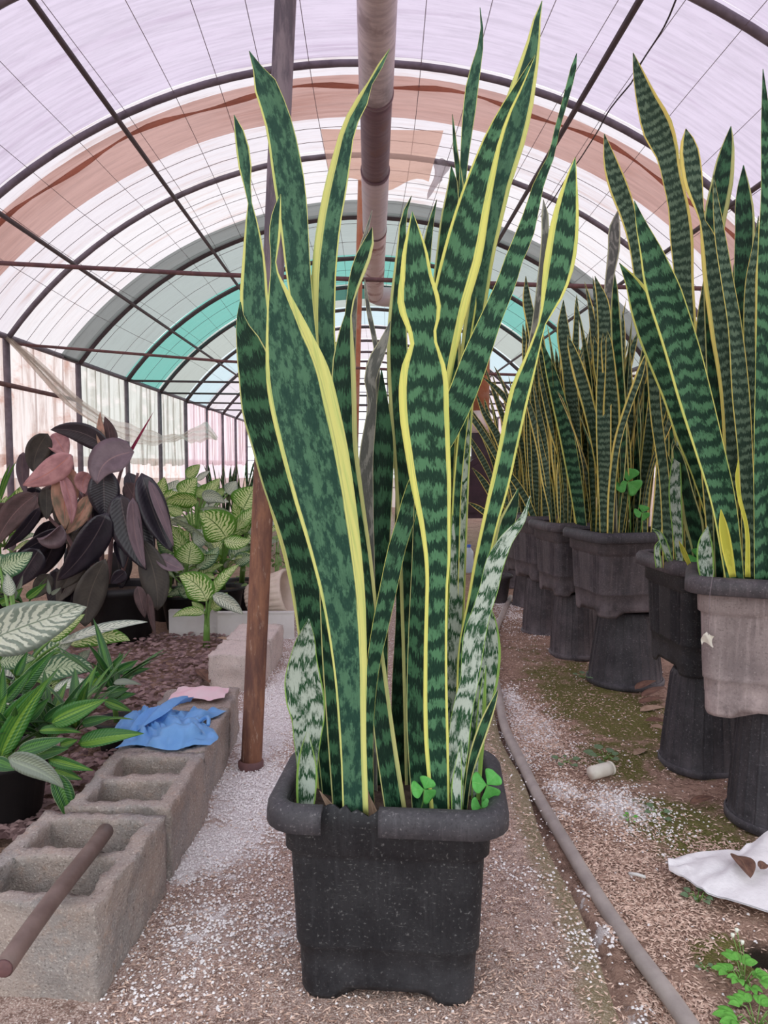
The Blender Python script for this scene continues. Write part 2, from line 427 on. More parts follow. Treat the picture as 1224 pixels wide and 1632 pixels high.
def M_concrete(name, c1, c2, c3):
    t = NT(name); v = t.objc()
    n1 = t.noise(v, 7, 5, .6); n2 = t.noise(v, 210, 3, .6); n3 = t.noise(v, 34, 5, .75)
    col = t.mix(t.ramp(n1, .35, .65), c1, c2)
    col = t.mix(t.math('MULTIPLY', t.ramp(n3, .5, .75), .6), col, c3)
    col = t.mix(t.math('MULTIPLY', t.ramp(n2, .55, .72), .5), col, (.85, .79, .72))
    col = t.mix(t.math('MULTIPLY', t.ramp(n2, .44, .30), .55), col, (.12, .10, .09))
    return t.bsdf(col, .9, 0, .2, t.bump(t.math('ADD', n2, n3), .004))
MT['block'] = M_concrete('cinder_block', (.42, .35, .31), (.335, .31, .295), (.48, .34, .265))
MT['block_pale'] = M_concrete('cinder_block_pale', (.70, .6, .56), (.6, .52, .49), (.75, .65, .6))
def M_floor():
    t = NT('path_concrete'); v = t.pos()
    n1 = t.noise(v, 3.2, 5, .65); n2 = t.noise(v, 45, 5, .72); n3 = t.noise(v, 260, 2, .6); n4 = t.noise(v, 14, 4, .7)
    pa = t.sep(t.attr('cov'))
    col = t.mix(t.ramp(n1, .35, .65), (.60, .44, .375), (.48, .36, .315))
    col = t.mix(t.math('MULTIPLY', t.ramp(n4, .45, .62), .55), col, (.36, .245, .205))
    col = t.mix(t.math('MULTIPLY', t.ramp(n2, .46, .62), .8), col, (.2, .125, .1))
    col = t.mix(t.math('MULTIPLY', t.ramp(n3, .47, .33), .6), col, (.16, .09, .07))
    col = t.mix(t.math('MULTIPLY', t.ramp(n3, .53, .64), .8), col, (.86, .76, .70))
    col = t.mix(t.math('MULTIPLY', t.ramp(t.math('ADD', pa[1], t.math('MULTIPLY', n4, .6)), .6, 1.05), .6), col, (.25, .235, .11))
    mottle = t.math('ADD', t.math('MULTIPLY', t.math('SUBTRACT', n2, .5), 1.5), t.math('MULTIPLY', t.math('SUBTRACT', n4, .5), 1.4))
    wm = t.ramp(t.math('ADD', pa[0], mottle), .4, .75)
    col = t.mix(wm, col, t.mix(t.ramp(n3, .4, .6), (.97, .95, .96), (.74, .67, .66)))
    return t.bsdf(col, .95, 0, .15, t.bump(t.math('ADD', n2, n3), .005))
MT['floor'] = M_floor()
def M_ground():
    t = NT('damp_soil'); v = t.pos()
    n1 = t.noise(v, 5, 5, .65); n2 = t.noise(v, 55, 4, .7); n3 = t.noise(v, 200, 3, .6); n4 = t.noise(v, 16, 4, .7)
    pa = t.sep(t.attr('cov'))
    col = t.mix(t.ramp(n1, .35, .65), (.46, .31, .24), (.33, .215, .165))
    col = t.mix(t.math('MULTIPLY', t.ramp(n2, .45, .66), .75), col, (.13, .075, .058))
    col = t.mix(t.math('MULTIPLY', t.ramp(n3, .54, .68), .6), col, (.64, .48, .39))
    mm = t.ramp(t.math('ADD', pa[1], t.math('ADD', t.math('MULTIPLY', t.math('SUBTRACT', n1, .5), 1.0), t.math('MULTIPLY', t.math('SUBTRACT', n4, .5), .9))), .35, .65)
    moss = t.mix(t.ramp(n3, .4, .65), (.115, .12, .03), (.235, .22, .085))
    col = t.mix(t.math('MULTIPLY', mm, t.ramp(n2, .78, .5)), col, moss)
    wm = t.ramp(t.math('ADD', pa[0], t.math('MULTIPLY', t.math('SUBTRACT', n2, .5), 1.6)), .45, .8)
    col = t.mix(wm, col, (.8, .75, .74))
    col = t.mix(t.ramp(pa[2], .3, .7), col, (.03, .024, .018))
    return t.bsdf(col, .95, 0, .15, t.bump(t.math('ADD', n2, n3), .007))
MT['ground'] = M_ground()
def M_grain(name, c1, c2):
    t = NT(name); a = t.sep(t.attr('cov'))
    return t.bsdf(t.mix(a[0], c1, c2), .85, 0, .2)
MT['perlite'] = M_grain('perlite_white', (.97, .95, .96), (.8, .76, .76))
MT['hull'] = M_grain('rice_hull_tan', (.86, .66, .55), (.34, .21, .16))
MT['bark'] = M_grain('bark_chip_brown', (.075, .042, .042), (.36, .25, .24))
MT['hose'] = M_plain('grey_hose', (.33, .29, .275), (.44, .39, .365), 14, .6, bump=.001)
MT['white_board'] = M_plain('white_board', (.74, .74, .73), (.62, .62, .6), 6, .6)
MT['white_cloth'] = M_plain('white_woven_plastic', (.86, .85, .88), (.78, .77, .8), 30, .8, bump=.0015)
MT['blue_film'] = M_plain('blue_plastic', (.14, .37, .78), (.2, .46, .86), 12, .35, spec=.6, trans=.15)
MT['pink_film'] = M_plain('pink_plastic', (.85, .55, .62), (.8, .62, .66), 12, .6)
MT['cream'] = M_plain('cream_ceramic', (.72, .62, .53), (.58, .48, .4), 9, .6)
MT['wood'] = M_plain('worn_wood_handle', (.13, .085, .075), (.2, .14, .125), 20, .5)
MT['wire'] = M_plain('dark_wire', (.03, .025, .03), (.05, .04, .04), 10, .6)
MT['string'] = M_plain('grey_string', (.24, .2, .23), (.32, .28, .3), 10, .8)
MT['bottle'] = M_plain('pale_plastic', (.75, .82, .88), (.6, .72, .85), 8, .25, trans=.3)
MT['blue_cap'] = M_plain('blue_cap', (.05, .12, .55), (.05, .12, .5), 8, .4)
MT['cap_white'] = M_plain('off_white_plastic', (.82, .8, .72), (.7, .66, .58), 20, .6)
MT['flower'] = M_plain('white_petals', (.85, .88, .8), (.8, .85, .7), 20, .7)

# ------------------------------------------------------------------ tunnel roof
RZ0, RR, HWID, EAVE = -.085, 3.515, 2.83, 2.0
AX = [.5, 1.95, 3.42, 4.62, 5.95, 7.4, 8.85, 10.25, 11.7, 13.2, 14.65, 16.1, 17.55]
TH = math.asin(HWID / RR)
def arc(th, y, dr=0.0):
    return np.stack([(RR + dr) * np.sin(th), np.broadcast_to(y, np.shape(th)) + 0 * th, RZ0 + (RR + dr) * np.cos(th)], -1)
ceiling = struct(link('ceiling', None, None, (0, 0, 0)))
film_spec = {
    'lav': ((.53, .455, .545), (.33, .24, .33), 1.0), 'white': ((.60, .55, .575), (.40, .25, .21), .9),
    'white2': ((.63, .59, .60), (.44, .27, .22), .9), 'grey': ((.315, .345, .33), (.2, .2, .18), .5),
    'teal': ((.15, .37, .32), (.24, .3, .27), .4), 'beige': ((.36, .385, .355), (.24, .24, .2), .5),
    'ice': ((.46, .55, .58), (.34, .36, .36), .3), 'brown': ((.72, .49, .425), (.44, .25, .2), .9),
    'pink': ((.6, .53, .57), (.45, .36, .36), .4), 'tan': ((.80, .56, .46), (.58, .33, .26), .5)}
FM = {k: M_film('film_' + k, v[0], v[1], v[2], fold=1.6 if k in ('brown', 'lav') else .6) for k, v in film_spec.items()}
def roof_panel(y0, y1, mat, th0=-TH, th1=TH, dr=.022, name='film_panel', sag=.018, seed=0):
    def fn(s, t):
        th = th0 + (th1 - th0) * s
        y = y0 + (y1 - y0) * t
        d = dr - sag * np.sin(pi * t) + .012 * (vnoise(s * 9, t * 14 + seed * 3.1, seed) - .5)
        return arc(th, y, d)
    V, Fc = grid(48, 8, fn)
    return mesh(name, V, Fc, FM[mat], ceiling, world=False)
bays = ['lav', 'lav', 'lav', 'white', 'white2', 'grey', 'teal', 'beige', 'ice', 'white', 'pink', 'white']
for k, b in enumerate(bays):
    roof_panel(AX[k], AX[k + 1], b, seed=k)
roof_panel(4.78, 5.32, 'brown', dr=-.012, name='brown_film_strip', seed=31)
mesh('strip_fold', *tube(arc(np.linspace(-TH, TH, 61), 4.86 + .03 * np.sin(np.linspace(0, 40, 61)), -.03), .012 + .006 * np.sin(np.linspace(0, 70, 61)), 6), FM['brown'], ceiling)
roof_panel(6.95, 7.4, 'grey', dr=-.012, name='film_overlap', seed=32)
roof_panel(10.25, 11.0, 'teal', -.55, .55, dr=-.014, name='film_overlap', seed=33)
# hanging tan patch near the crown
def tanfn(s, t):
    x = -.28 + .78 * s + .08 * (1 - t) * (s - .5); y = 5.35 + .75 * t
    return np.stack([x, y, 3.34 - .10 * t - .05 * np.sin(s * 9 + t * 3) * t], 1)
V, Fc = grid(16, 10, tanfn); mesh('film_patch', V, Fc, FM['tan'], ceiling)
def torn(s, t):
    x = .5 + .12 * s + .03 * np.sin(t * 5); y = 5.9 + .03 * np.sin(s * 7)
    return np.stack([x, y, 3.36 - .30 * t * (1 - .5 * s)], 1)
V, Fc = grid(8, 8, torn); mesh('torn_film', V, Fc, FM['white'], ceiling)
for k, y in enumerate(AX):
    th = np.linspace(-TH, TH, 41)
    V, Fc = tube(arc(th, y, -.02), .022 if y < 6.5 else .026, 8)
    mesh('arch_rib', V, Fc, MT['steel' if y < 7 else 'steel_dk'], ceiling)
for x, r, m in ((-1.5, .017, 'steel_dk'), (-2.29, .016, 'steel_dk'), (1.28, .019, 'steel_dk'), (2.25, .016, 'steel_dk')):
    th = math.asin(x / RR)
    ys = np.linspace(.5, 17.55, 24)
    V, Fc = tube(np.stack([arc(np.array(th), y, -.06) for y in ys]), r, 6)
    mesh('purlin', V, Fc, MT[m], ceiling)
for s in (-1, 1):
    V, Fc = tube(np.stack([A(s * HWID, y, EAVE) for y in np.linspace(.5, 17.55, 20)]), .024, 6)
    mesh('eave_rail', V, Fc, MT['steel'], ceiling)
for k, a in enumerate(np.linspace(-.78, .78, 19)):
    ys = np.linspace(.5, 17.5, 30)
    pts = np.stack([arc(np.array(a + .012 * math.sin(y * .7 + k)), y, -.016 - .02 * abs(math.sin(y * 2.1))) for y in ys])
    V, Fc = tube(pts, .0022, 4, False)
    mesh('roof_string', V, Fc, MT['string'], ceiling, smooth=False)
for y in np.concatenate([np.linspace(5.45, 7.3, 8), np.linspace(7.6, 10.0, 5)]):
    V, Fc = tube(arc(np.linspace(-TH, TH, 31), y, -.012 + .01 * math.sin(y * 9)), .0022, 4, False)
    mesh('cross_string', V, Fc, MT['string'], ceiling, smooth=False)
# tie bars
def pxline(pts, n=14):
    q = np.array([P(*p) for p in pts]); k = np.linspace(0, len(q) - 1, n)
    return np.stack([np.interp(k, np.arange(len(q)), q[:, c]) for c in range(3)], 1)
l = pxline([(-40, 417, 4.62), (345, 438, 4.62), (600, 446, 4.62), (950, 457, 4.62), (1255, 462, 4.62)])
mesh('tie_bar', *tube(l, .014, 6), MT['rust_bar'], ceiling)
l = pxline([(22, 548, 5.95), (385, 578, 5.95), (820, 598, 5.95), (1140, 600, 5.95)])
mesh('tie_bar', *tube(l, .012, 6), MT['rust_bar'], ceiling)
for y, z in ((8.85, 1.98), (10.25, 1.97), (11.7, 1.96), (13.2, 1.96)):
    mesh('tie_bar', *tube([A(-HWID, y, z), A(0, y, z - .03), A(HWID, y, z)], .014, 6), MT['steel_dk'], ceiling)

# ------------------------------------------------------------------ walls
def M_wallfilm(name, c1, c2, c3, tr=.4):
    t = NT(name); v = t.pos()
    n1 = t.noise(t.scale(v, (1, 9, 1.1)), 1.0, 6, .68, .5)
    n2 = t.noise(t.scale(v, (1, 2.2, 5)), 1.0, 5, .65)
    n4 = t.noise(t.scale(v, (1, 30, 3)), 1.0, 3, .6)
    y = t.sep(v)[1]; z = t.sep(v)[2]
    col = t.mix(t.ramp(n1, .42, .72), c1, c2)
    col = t.mix(t.math('MULTIPLY', t.ramp(n2, .5, .68), .75), col, c3)
    col = t.mix(t.math('MULTIPLY', t.ramp(n4, .5, .75), .4), col, tuple(x * .6 for x in c1))
    a = t.n('BsdfTransparent', i={0: col}).outputs[0]
    b = t.n('BsdfTranslucent', i={0: col}).outputs[0]
    d = t.n('BsdfDiffuse', i={0: col}).outputs[0]
    bd = t.n('MixShader', i={0: .3, 1: b, 2: d}).outputs[0]
    return t.emit(t.n('MixShader', i={0: 1 - tr, 1: a, 2: bd}).outputs[0])
WM = {'a': M_wallfilm('wall_film_stained', (.90, .82, .80), (.5, .36, .31), (.58, .33, .26)),
      'b': M_wallfilm('wall_film_grey', (.74, .75, .71), (.55, .54, .48), (.9, .85, .82)),
      'c': M_wallfilm('wall_film_pink', (.95, .80, .85), (.8, .68, .72), (.9, .78, .78)),
      'low': M_wallfilm('wall_film_low', (.96, .90, .89), (.72, .52, .45), (.78, .50, .42)),
      'end': M_wallfilm('wall_film_end', (.95, .97, 1.0), (.85, .9, .95), (.9, .93, .97), .7)}
walls = {}
for s, nm in ((-1, 'wall_left'), (1, 'wall_right')):
    w = struct(link(nm, None, None, (s * HWID, 0, 0))); walls[s] = w
    for k in range(len(AX) - 1):
        y0, y1 = AX[k], AX[k + 1]
        m = 'a' if y1 < 7.5 else ('b' if y1 < 12 else 'c')
        def up(a, b, s=s, y0=y0, y1=y1, k=k):
            y = y0 + (y1 - y0) * a; z = 1.02 + .98 * b
            x = s * (HWID + .03 + .05 * (vnoise(y * 7, z * 1.2, 5) - .5) + .02 * np.sin(y * 31))
            return np.stack([x, y, z - .06 * (1 - b) * vnoise(y * 5, y * 0, 8)], 1)
        V, Fc = grid(26, 8, up); mesh('curtain_panel', V, Fc, WM[m], w)
        def dn(a, b, s=s, y0=y0, y1=y1):
            y = y0 + (y1 - y0) * a; z = -.02 + 1.1 * b
            x = s * (HWID + .08 + .03 * (vnoise(y * 4, z * 4, 6) - .5))
            return np.stack([x, y, z], 1)
        V, Fc = grid(16, 8, dn); mesh('skirt_panel', V, Fc, WM['low' if y1 < 12 else 'c'], w)
    for y in AX:
        V, Fc = tube([A(s * HWID, y, -.02), A(s * HWID, y, 1.0), A(s * HWID, y, EAVE)], .028, 8)
        mesh('wall_post', V, Fc, MT['steel'], w)
    for z in (1.62,):
        V, Fc = tube([A(s * (HWID - .02), y, z) for y in np.linspace(.5, 7.4, 10)], .02, 6)
        mesh('side_rail', V, Fc, MT['rust_bar'], w)
wb = struct(link('wall_back', None, None, (0, 17.6, 0)))
th = np.linspace(-TH, TH, 25)
top = arc(th, 17.6); bot = top.copy(); bot[:, 2] = -.02
V, Fc = rings([bot, top], close=False); mesh('end_film', V, Fc, WM['end'], wb, smooth=False)
for x in np.arange(-2.4, 2.5, .48):
    zt = RZ0 + math.sqrt(RR ** 2 - x * x)
    mesh('mullion', *box(x - .011, x + .011, 17.53, 17.58, 0, zt - .03), MT['steel'], wb, smooth=False)
for z in np.arange(.45, 3.3, .32):
    hx = HWID if z < EAVE else math.sqrt(RR ** 2 - (z - RZ0) ** 2)
    mesh('transom', *box(-hx, hx, 17.52, 17.57, z - .009, z + .009), MT['steel'], wb, smooth=False)

# ------------------------------------------------------------------ ground
def blob(x, y, cs):
    r = np.zeros_like(x)
    for cx, cy, rx, ry, h in cs:
        r = np.maximum(r, h * np.exp(-((x - cx) / rx) ** 2 - ((y - cy) / ry) ** 2))
    return r
def gp(px, py): g = G(px, py); return g[0], g[1]
def pb(px, py, rpx, h, asp=1.0):
    g = G(px, py); D = g[1]; k = D / F
    return (g[0], g[1], rpx * k, rpx * k * asp, h)
PERL = [pb(425, 1150, 60, 1.1, 4), pb(400, 1260, 80, 1.1, 2), pb(330, 1350, 80, 1.15, 1.2), pb(290, 1390, 40, 1.1, 1), pb(380, 1330, 90, .8, 1.6), pb(330, 1480, 90, .55, 1.2), pb(440, 1480, 70, .5, 1.4),
        pb(270, 1570, 80, .35, 1), pb(450, 1100, 40, 1.0, 4), (-.3, 4.2, .25, 1.0, .6), pb(940, 1500, 60, .35), pb(830, 1400, 50, .3)]
PERL_R = [pb(897, 1247, 30, 1.1, 1.6), pb(985, 1278, 65, 1.0, 1.4), pb(890, 1290, 26, .8, 1.2), pb(850, 1150, 45, .9, 3), pb(815, 1105, 22, .9, 3), pb(960, 1480, 24, .9, 1.2), pb(1010, 1600, 30, .8, 1),
          pb(830, 1190, 24, .8, 3), pb(800, 960, 30, .6, 6), pb(925, 1420, 16, .8, 1.5)]
MOSS_R = [pb(960, 1110, 130, .8, 2.6), pb(980, 1200, 70, .8, 2), pb(1080, 1300, 130, .85, 1.3), pb(1170, 1500, 70, .95, 1), pb(870, 1060, 60, .6, 4), pb(1150, 1400, 60, .6, 1)]
MUD_R = [pb(1215, 1490, 40, 1.0, 1), pb(1180, 1565, 40, .6, .8)]
floor_x0, floor_x1 = -.80, .495
def edge_x(y): return .465 + .025 * np.clip(y - 1.3, 0, 2.5) + .008 * np.sin(y * 9)
def ffn(s, t):
    y = -2.4 + 20 * t ** 2.0
    ex = edge_x(y)
    x = floor_x0 + (ex - floor_x0) * s
    z = .004 * (vnoise(x * 9, y * 9, 1) - .5) - .012 * np.clip((x - ex + .03) / .03, 0, 1)
    return np.stack([x, y, z], 1)
V, Fc = grid(60, 420, ffn)
cov = np.stack([blob(V[:, 0], V[:, 1], PERL), np.clip(1 - (edge_x(V[:, 1]) - V[:, 0]) / .12, 0, 1), 0 * V[:, 0]], 1)
fl = mesh('floor', V, Fc, MT['floor'], attrs={'cov': cov}, origin=(0, 0, 0)); struct(fl)
def gfn(s, t):
    y = -2.4 + 20 * t ** 2.0
    x = .44 + (2.9 - .44) * s ** 1.4
    z = -.03 + .03 * (vnoise(x * 4, y * 4, 2) - .4) + .012 * (vnoise(x * 15, y * 15, 3) - .5)
    z = z + .035 * blob(x, y, PERL_R) * .5 - .05 * blob(x, y, MUD_R)
    z = np.where(x < .5 + .03 * (y > 2), np.minimum(z, -.035), z)
    return np.stack([x, y, z], 1)
V, Fc = grid(80, 420, gfn)
cov = np.stack([blob(V[:, 0], V[:, 1], PERL_R), blob(V[:, 0], V[:, 1], MOSS_R), blob(V[:, 0], V[:, 1], MUD_R)], 1)
gr = mesh('ground_soil', V, Fc, MT['ground'], attrs={'cov': cov}, origin=(0, 0, 0)); struct(gr)
def lfn(s, t):
    y = -2.4 + 20 * t ** 1.8
    x = -2.95 + (-.66 + 2.95) * s
    z = .015 + .03 * (vnoise(x * 4, y * 4, 4) - .4) - .03 * np.clip((x + .80) / .1, 0, 1) - .02
    return np.stack([x, y, z], 1)
V, Fc = grid(60, 200, lfn)
gl_ = mesh('bed_soil', V, Fc, MT['ground'], attrs={'cov': np.zeros((len(V), 3))}, origin=(0, 0, 0)); struct(gl_)
V, Fc = grid(4, 4, lambda s, t: np.stack([-40 + 80 * s, -30 + 90 * t, -.09 + 0 * s], 1))
og = mesh('ground_outside', V, Fc, MT['ground'], attrs={'cov': np.zeros((len(V), 3))}, origin=(0, 0, 0)); struct(og)

def zfloor(x, y):
    return np.where(x < edge_x(y), .002, -.028)
def grains(name, n, dens, region, size, mat, shape, label, cat, zf, seed):
    r = np.random.default_rng(seed)
    x0, x1, y0, y1 = region
    pts = np.zeros((0, 2))
    while len(pts) < n:
        x = x0 + (x1 - x0) * r.random(40000)
        y = y0 + (y1 - y0) * r.random(40000) ** 1.5
        keep = r.random(40000) < dens(x, y)
        pts = np.vstack([pts, np.stack([x, y], 1)[keep]])
    pts = pts[:n]
    if shape == 'oct':
        B = np.array([(1, 0, 0), (0, 1, 0), (-1, 0, 0), (0, -1, 0), (0, 0, .8), (0, 0, -.5)], float)
        Fb = [(0, 1, 4), (1, 2, 4), (2, 3, 4), (3, 0, 4), (1, 0, 5), (2, 1, 5), (3, 2, 5), (0, 3, 5)]
    elif shape == 'hull':
        B = np.array([(-1, 0, 0), (0, -.28, .1), (1, 0, 0), (0, .28, .1), (0, 0, .35)], float)
        Fb = [(0, 1, 4), (1, 2, 4), (2, 3, 4), (3, 0, 4)]
    else:
        B = np.array([(-1, -.6, 0), (1, -.5, .1), (.8, .6, 0), (-.7, .5, .15), (0, 0, .45)], float)
        Fb = [(0, 1, 4), (1, 2, 4), (2, 3, 4), (3, 0, 4)]
    m = len(B)
    sz = size * (.55 + .9 * r.random(n))
    an = r.random(n) * 2 * pi; tl = (r.random(n) - .5) * (1.0 if shape != 'oct' else 2)
    ca, sa = np.cos(an)[:, None], np.sin(an)[:, None]
    bx, by, bz = B[None, :, 0] * sz[:, None], B[None, :, 1] * sz[:, None], B[None, :, 2] * sz[:, None]
    bz = bz + bx * np.sin(tl)[:, None] * (.5 if shape != 'hull' else .3)
    X = pts[:, :1] + bx * ca - by * sa; Y = pts[:, 1:] + bx * sa + by * ca
    Z = zf(pts[:, 0], pts[:, 1])[:, None] + bz + sz[:, None] * .3
    V = np.stack([X, Y, Z], -1).reshape(-1, 3)
    Fc = (np.array(Fb)[None] + (np.arange(n) * m)[:, None, None]).reshape(-1, 3)
    rr = np.repeat(r.random(n), m)
    o = mesh(name, V, Fc, MT[mat], smooth=False, attrs={'cov': np.stack([rr, rr, rr], 1)}, origin=(0, 0, 0))
    return tag(o, label, cat, kind='stuff')
def soilz(x, y):
    z = -.03 + .03 * (vnoise(x * 4, y * 4, 2) - .4) + .012 * (vnoise(x * 15, y * 15, 3) - .5)
    return z + .0175 * blob(x, y, PERL_R) - .05 * blob(x, y, MUD_R)
grains('perlite_granules', 22000, lambda x, y: blob(x, y, PERL) * (x < edge_x(y)) * (.3 + vnoise(x * 30, y * 30, 9)) * .8 + .02, (-.6, .5, .9, 5.5), .0030, 'perlite', 'oct',
       'white perlite granules spilled over the concrete path', 'perlite', lambda x, y: .002 + 0 * x, 21)
grains('perlite_spill', 6500, lambda x, y: blob(x, y, PERL_R) * (.3 + vnoise(x * 30, y * 30, 10)) + .008, (.5, 1.5, 1.1, 5.5), .0034, 'perlite', 'oct',
       'white perlite granules in patches on the mossy soil beside the hose', 'perlite', soilz, 22)
HULL = [pb(960, 1370, 110, 1.0, 1.4), pb(1030, 1430, 110, 1.0, 1), pb(1080, 1590, 70, 1.0, 1), pb(870, 1180, 60, .6, 3), pb(1150, 1350, 60, .6)]
grains('rice_hulls', 22000, lambda x, y: np.clip(blob(x, y, HULL) + .06, 0, 1) * (1 - .9 * blob(x, y, MOSS_R[3:4])), (.52, 1.5, 1.1, 4.5), .0062, 'hull', 'hull',
       'tan rice hulls strewn over the soil between hose and pots', 'rice hulls', soilz, 23)
grains('hull_litter', 17000, lambda x, y: np.clip(.55 - .6 * blob(x, y, PERL), .03, 1), (-.48, .47, 1.05, 3.6), .0052, 'hull', 'hull',
       'thin tan litter of hulls scattered over the concrete path', 'litter', lambda x, y: .002 + 0 * x, 24)
grains('bark_mulch', 5200, lambda x, y: np.clip(1.2 - abs(x + 1.0) * .8, .1, 1), (-1.8, -.72, 1.9, 4.25), .0145, 'bark', 'chip',
       'dark brown bark chips in the bed behind the concrete blocks', 'mulch', lambda x, y: .02 + 0 * x, 25)

# ------------------------------------------------------------------ rounded-rectangle pots
def rrect(hx, hy, r, per=10, cn=5):
    pts = []
    cs = [(hx - r, hy - r, 0), (-hx + r, hy - r, pi / 2), (-hx + r, -hy + r, pi), (hx - r, -hy + r, 3 * pi / 2)]
    for k, (cx, cy, a0) in enumerate(cs):
        arcp = [(cx + r * math.cos(a0 + pi / 2 * j / cn), cy + r * math.sin(a0 + pi / 2 * j / cn)) for j in range(cn + 1)]
        pts += arcp
        nx_, ny_, _ = cs[(k + 1) % 4]
        a1 = cs[(k + 1) % 4][2]
        q = (nx_ + r * math.cos(a1), ny_ + r * math.sin(a1)); p0 = arcp[-1]
        pts += [(p0[0] + (q[0] - p0[0]) * j / per, p0[1] + (q[1] - p0[1]) * j / per) for j in range(1, per)]
    return np.array(pts)
def square_pot(parent, c, yaw, mats, sx=1.0, sy=1.0, gap=None, flutes=True, z0=0.0, h=.38):
    hx, hy = .182 * sx, .150 * sy
    per = 30
    lev = [(0.0, .84, 0), (.012, .865, 0), (.06, .875, 0), (.10, .885, 0), (.104, .91, 0), (.112, .912, 1), (.17, .925, 1), (.275, .95, 1), (.285, .955, 0), (.292, 1.0, 0), (.345, 1.005, 0), (.38, 1.01, 0)]
    R = []
    for z, k, fl in lev:
        q = rrect(hx * k, hy * k, .035, per)
        if flutes and fl:
            n = len(q); ctr = q / np.array([hx * k, hy * k])
            along = np.where(np.abs(ctr[:, 0]) > np.abs(ctr[:, 1]), ctr[:, 1], ctr[:, 0])
            g = ((np.abs(along) > .3) & (np.abs(along) < .75)) * (.5 + .5 * np.sign(np.sin(along * 50)))
            q = q * (1 - .034 * g)[:, None]
        zz = np.full(len(q), z)
        if z <= .012:
            ax = np.abs(q[:, 0]) / (hx * k); ay = np.abs(q[:, 1]) / (hy * k)
            edge_front = ay > ax * .98
            al = np.where(edge_front, ax, ay)
            zz = zz + .022 * np.clip((.62 - al) / .14, 0, 1)
        R.append(np.stack([q[:, 0], q[:, 1], zz * h / .38], 1))
    if gap:
        top = R[-1]
        gx = top[:, 0]; fr = top[:, 1] < -hy * .9
        d = np.clip((gx - gap[0]) / (gap[1] - gap[0]), 0, 1)
        inside = fr & (gx > gap[0]) & (gx < gap[1])
        top[inside, 2] += .004 - .022 * d[inside] ** 1.5 + .006 * np.sin(d[inside] * 23)
    inner = [r_.copy() for r_ in R[:0:-3]]
    for r_ in inner: r_[:, :2] *= .975
    V, Fc = rings(R + inner, True, True, False)
    V = rotz(V, yaw) + np.asarray(c) + A(0, 0, z0)
    body = mesh('pot_body', V, Fc, mats[0], parent)
    # rolled lip, open where it has broken away
    path = rrect(hx * 1.01, hy * 1.01, .038, per)
    prof = [(-.006, -.01), (-.003, .004), (.008, .009), (.022, .006), (.031, -.004), (.033, -.016), (.033, -.036), (.029, -.038), (.029, -.016), (.02, -.004), (.0, -.004)]
    n = len(path)
    nrm = np.zeros_like(path)
    for i in range(n):
        t = path[(i + 1) % n] - path[i - 1]; nrm[i] = (t[1], -t[0]); nrm[i] /= np.linalg.norm(nrm[i])
    keep = list(range(n))
    if gap:
        bad = [i for i in range(n) if path[i, 1] < -hy * .9 and gap[0] < path[i, 0] < gap[1]]
        st = (max(bad) + 1) % n
        keep = [(st + i) % n for i in range(n - len(bad))]
    Rr = []
    for i in keep + ([] if gap else [keep[0]]):
        Rr.append(np.array([(path[i, 0] + nrm[i, 0] * a, path[i, 1] + nrm[i, 1] * a, h + b) for a, b in prof]))
    V, Fc = rings(Rr, True, bool(gap), bool(gap))
    V = rotz(V, yaw) + np.asarray(c) + A(0, 0, z0)
    rim = mesh('rim', V, Fc, mats[1], body)
    q = rrect(hx * .985, hy * .985, .03, per); q = q * .99
    S = [np.stack([q[:, 0] * f, q[:, 1] * f, np.full(len(q), h - .035 + .01 * math.sin(f * 9))], 1) for f in (1, .8, .55, .3, .05)]
    V, Fc = rings(S, True, False, True)
    V = rotz(V, yaw) + np.asarray(c) + A(0, 0, z0)
    mesh('soil', V, Fc, MT['soil'], parent)
    return body

# ------------------------------------------------------------------ snake plant leaves
def cols(mL, mR):
    a, b = -(1 - mL), 1 - mR
    u = [-1, (-1 + a) / 2, a, a * .6 + b * 0, a * .25, 0, b * .25, b * .6, b, (1 + b) / 2, 1]
    us = np.array(u)
    mg = np.where(us < 0, (-us - (1 - mL)) / max(mL, .03), (us - (1 - mR)) / max(mR, .03))
    mg = np.clip(mg, -1.5, 1)
    return us, mg
def snake_px(parent, K, D, mat='snake', m=(.14, .14), roll=0.0, curl=.22, nseg=40, th=.002, twist=0.0):
    """K: (px, py, half width px) tip to base; D: depth at tip and base"""
    Q = catmull(K, nseg)
    f = np.linspace(0, 1, nseg)
    Ds = D[0] + (D[1] - D[0]) * f ** .8
    C = np.array([P(Q[i, 0], Q[i, 1], Ds[i]) for i in range(nseg)])
    T = nz(np.gradient(C, axis=0)) * -1                        # base to tip
    view = nz(C - CAMP)
    side = nz(np.cross(view, T))                                # to the viewer's right
    nrm = nz(np.cross(T, side)); nrm = np.where((np.sum(nrm * view, 1) > 0)[:, None], -nrm, nrm)
    ro = np.radians(roll + twist * np.sin(f * 7))
    W = side * np.cos(ro)[:, None] + nrm * np.sin(ro)[:, None]
    N = nz(nrm * np.cos(ro)[:, None] - side * np.sin(ro)[:, None])
    hw = np.maximum(Q[:, 2], .35) * Ds / F / np.maximum(np.cos(ro), .45)
    us, mg = cols(*m)
    seg = np.concatenate([[0], np.cumsum(np.linalg.norm(np.diff(C, axis=0), axis=1))])
    lv = seg[-1] - seg
    lc = np.stack([(hw[:, None] * us), np.broadcast_to(lv[:, None], (nseg, len(us))), np.broadcast_to(mg, (nseg, len(us)))], -1).reshape(-1, 3)
    V, Fc, L = ribbon(C, W, N, hw, us, curl * us ** 2, th, lc)
    return mesh('leaf', V, Fc, MT[mat], parent, attrs={'lc': L})
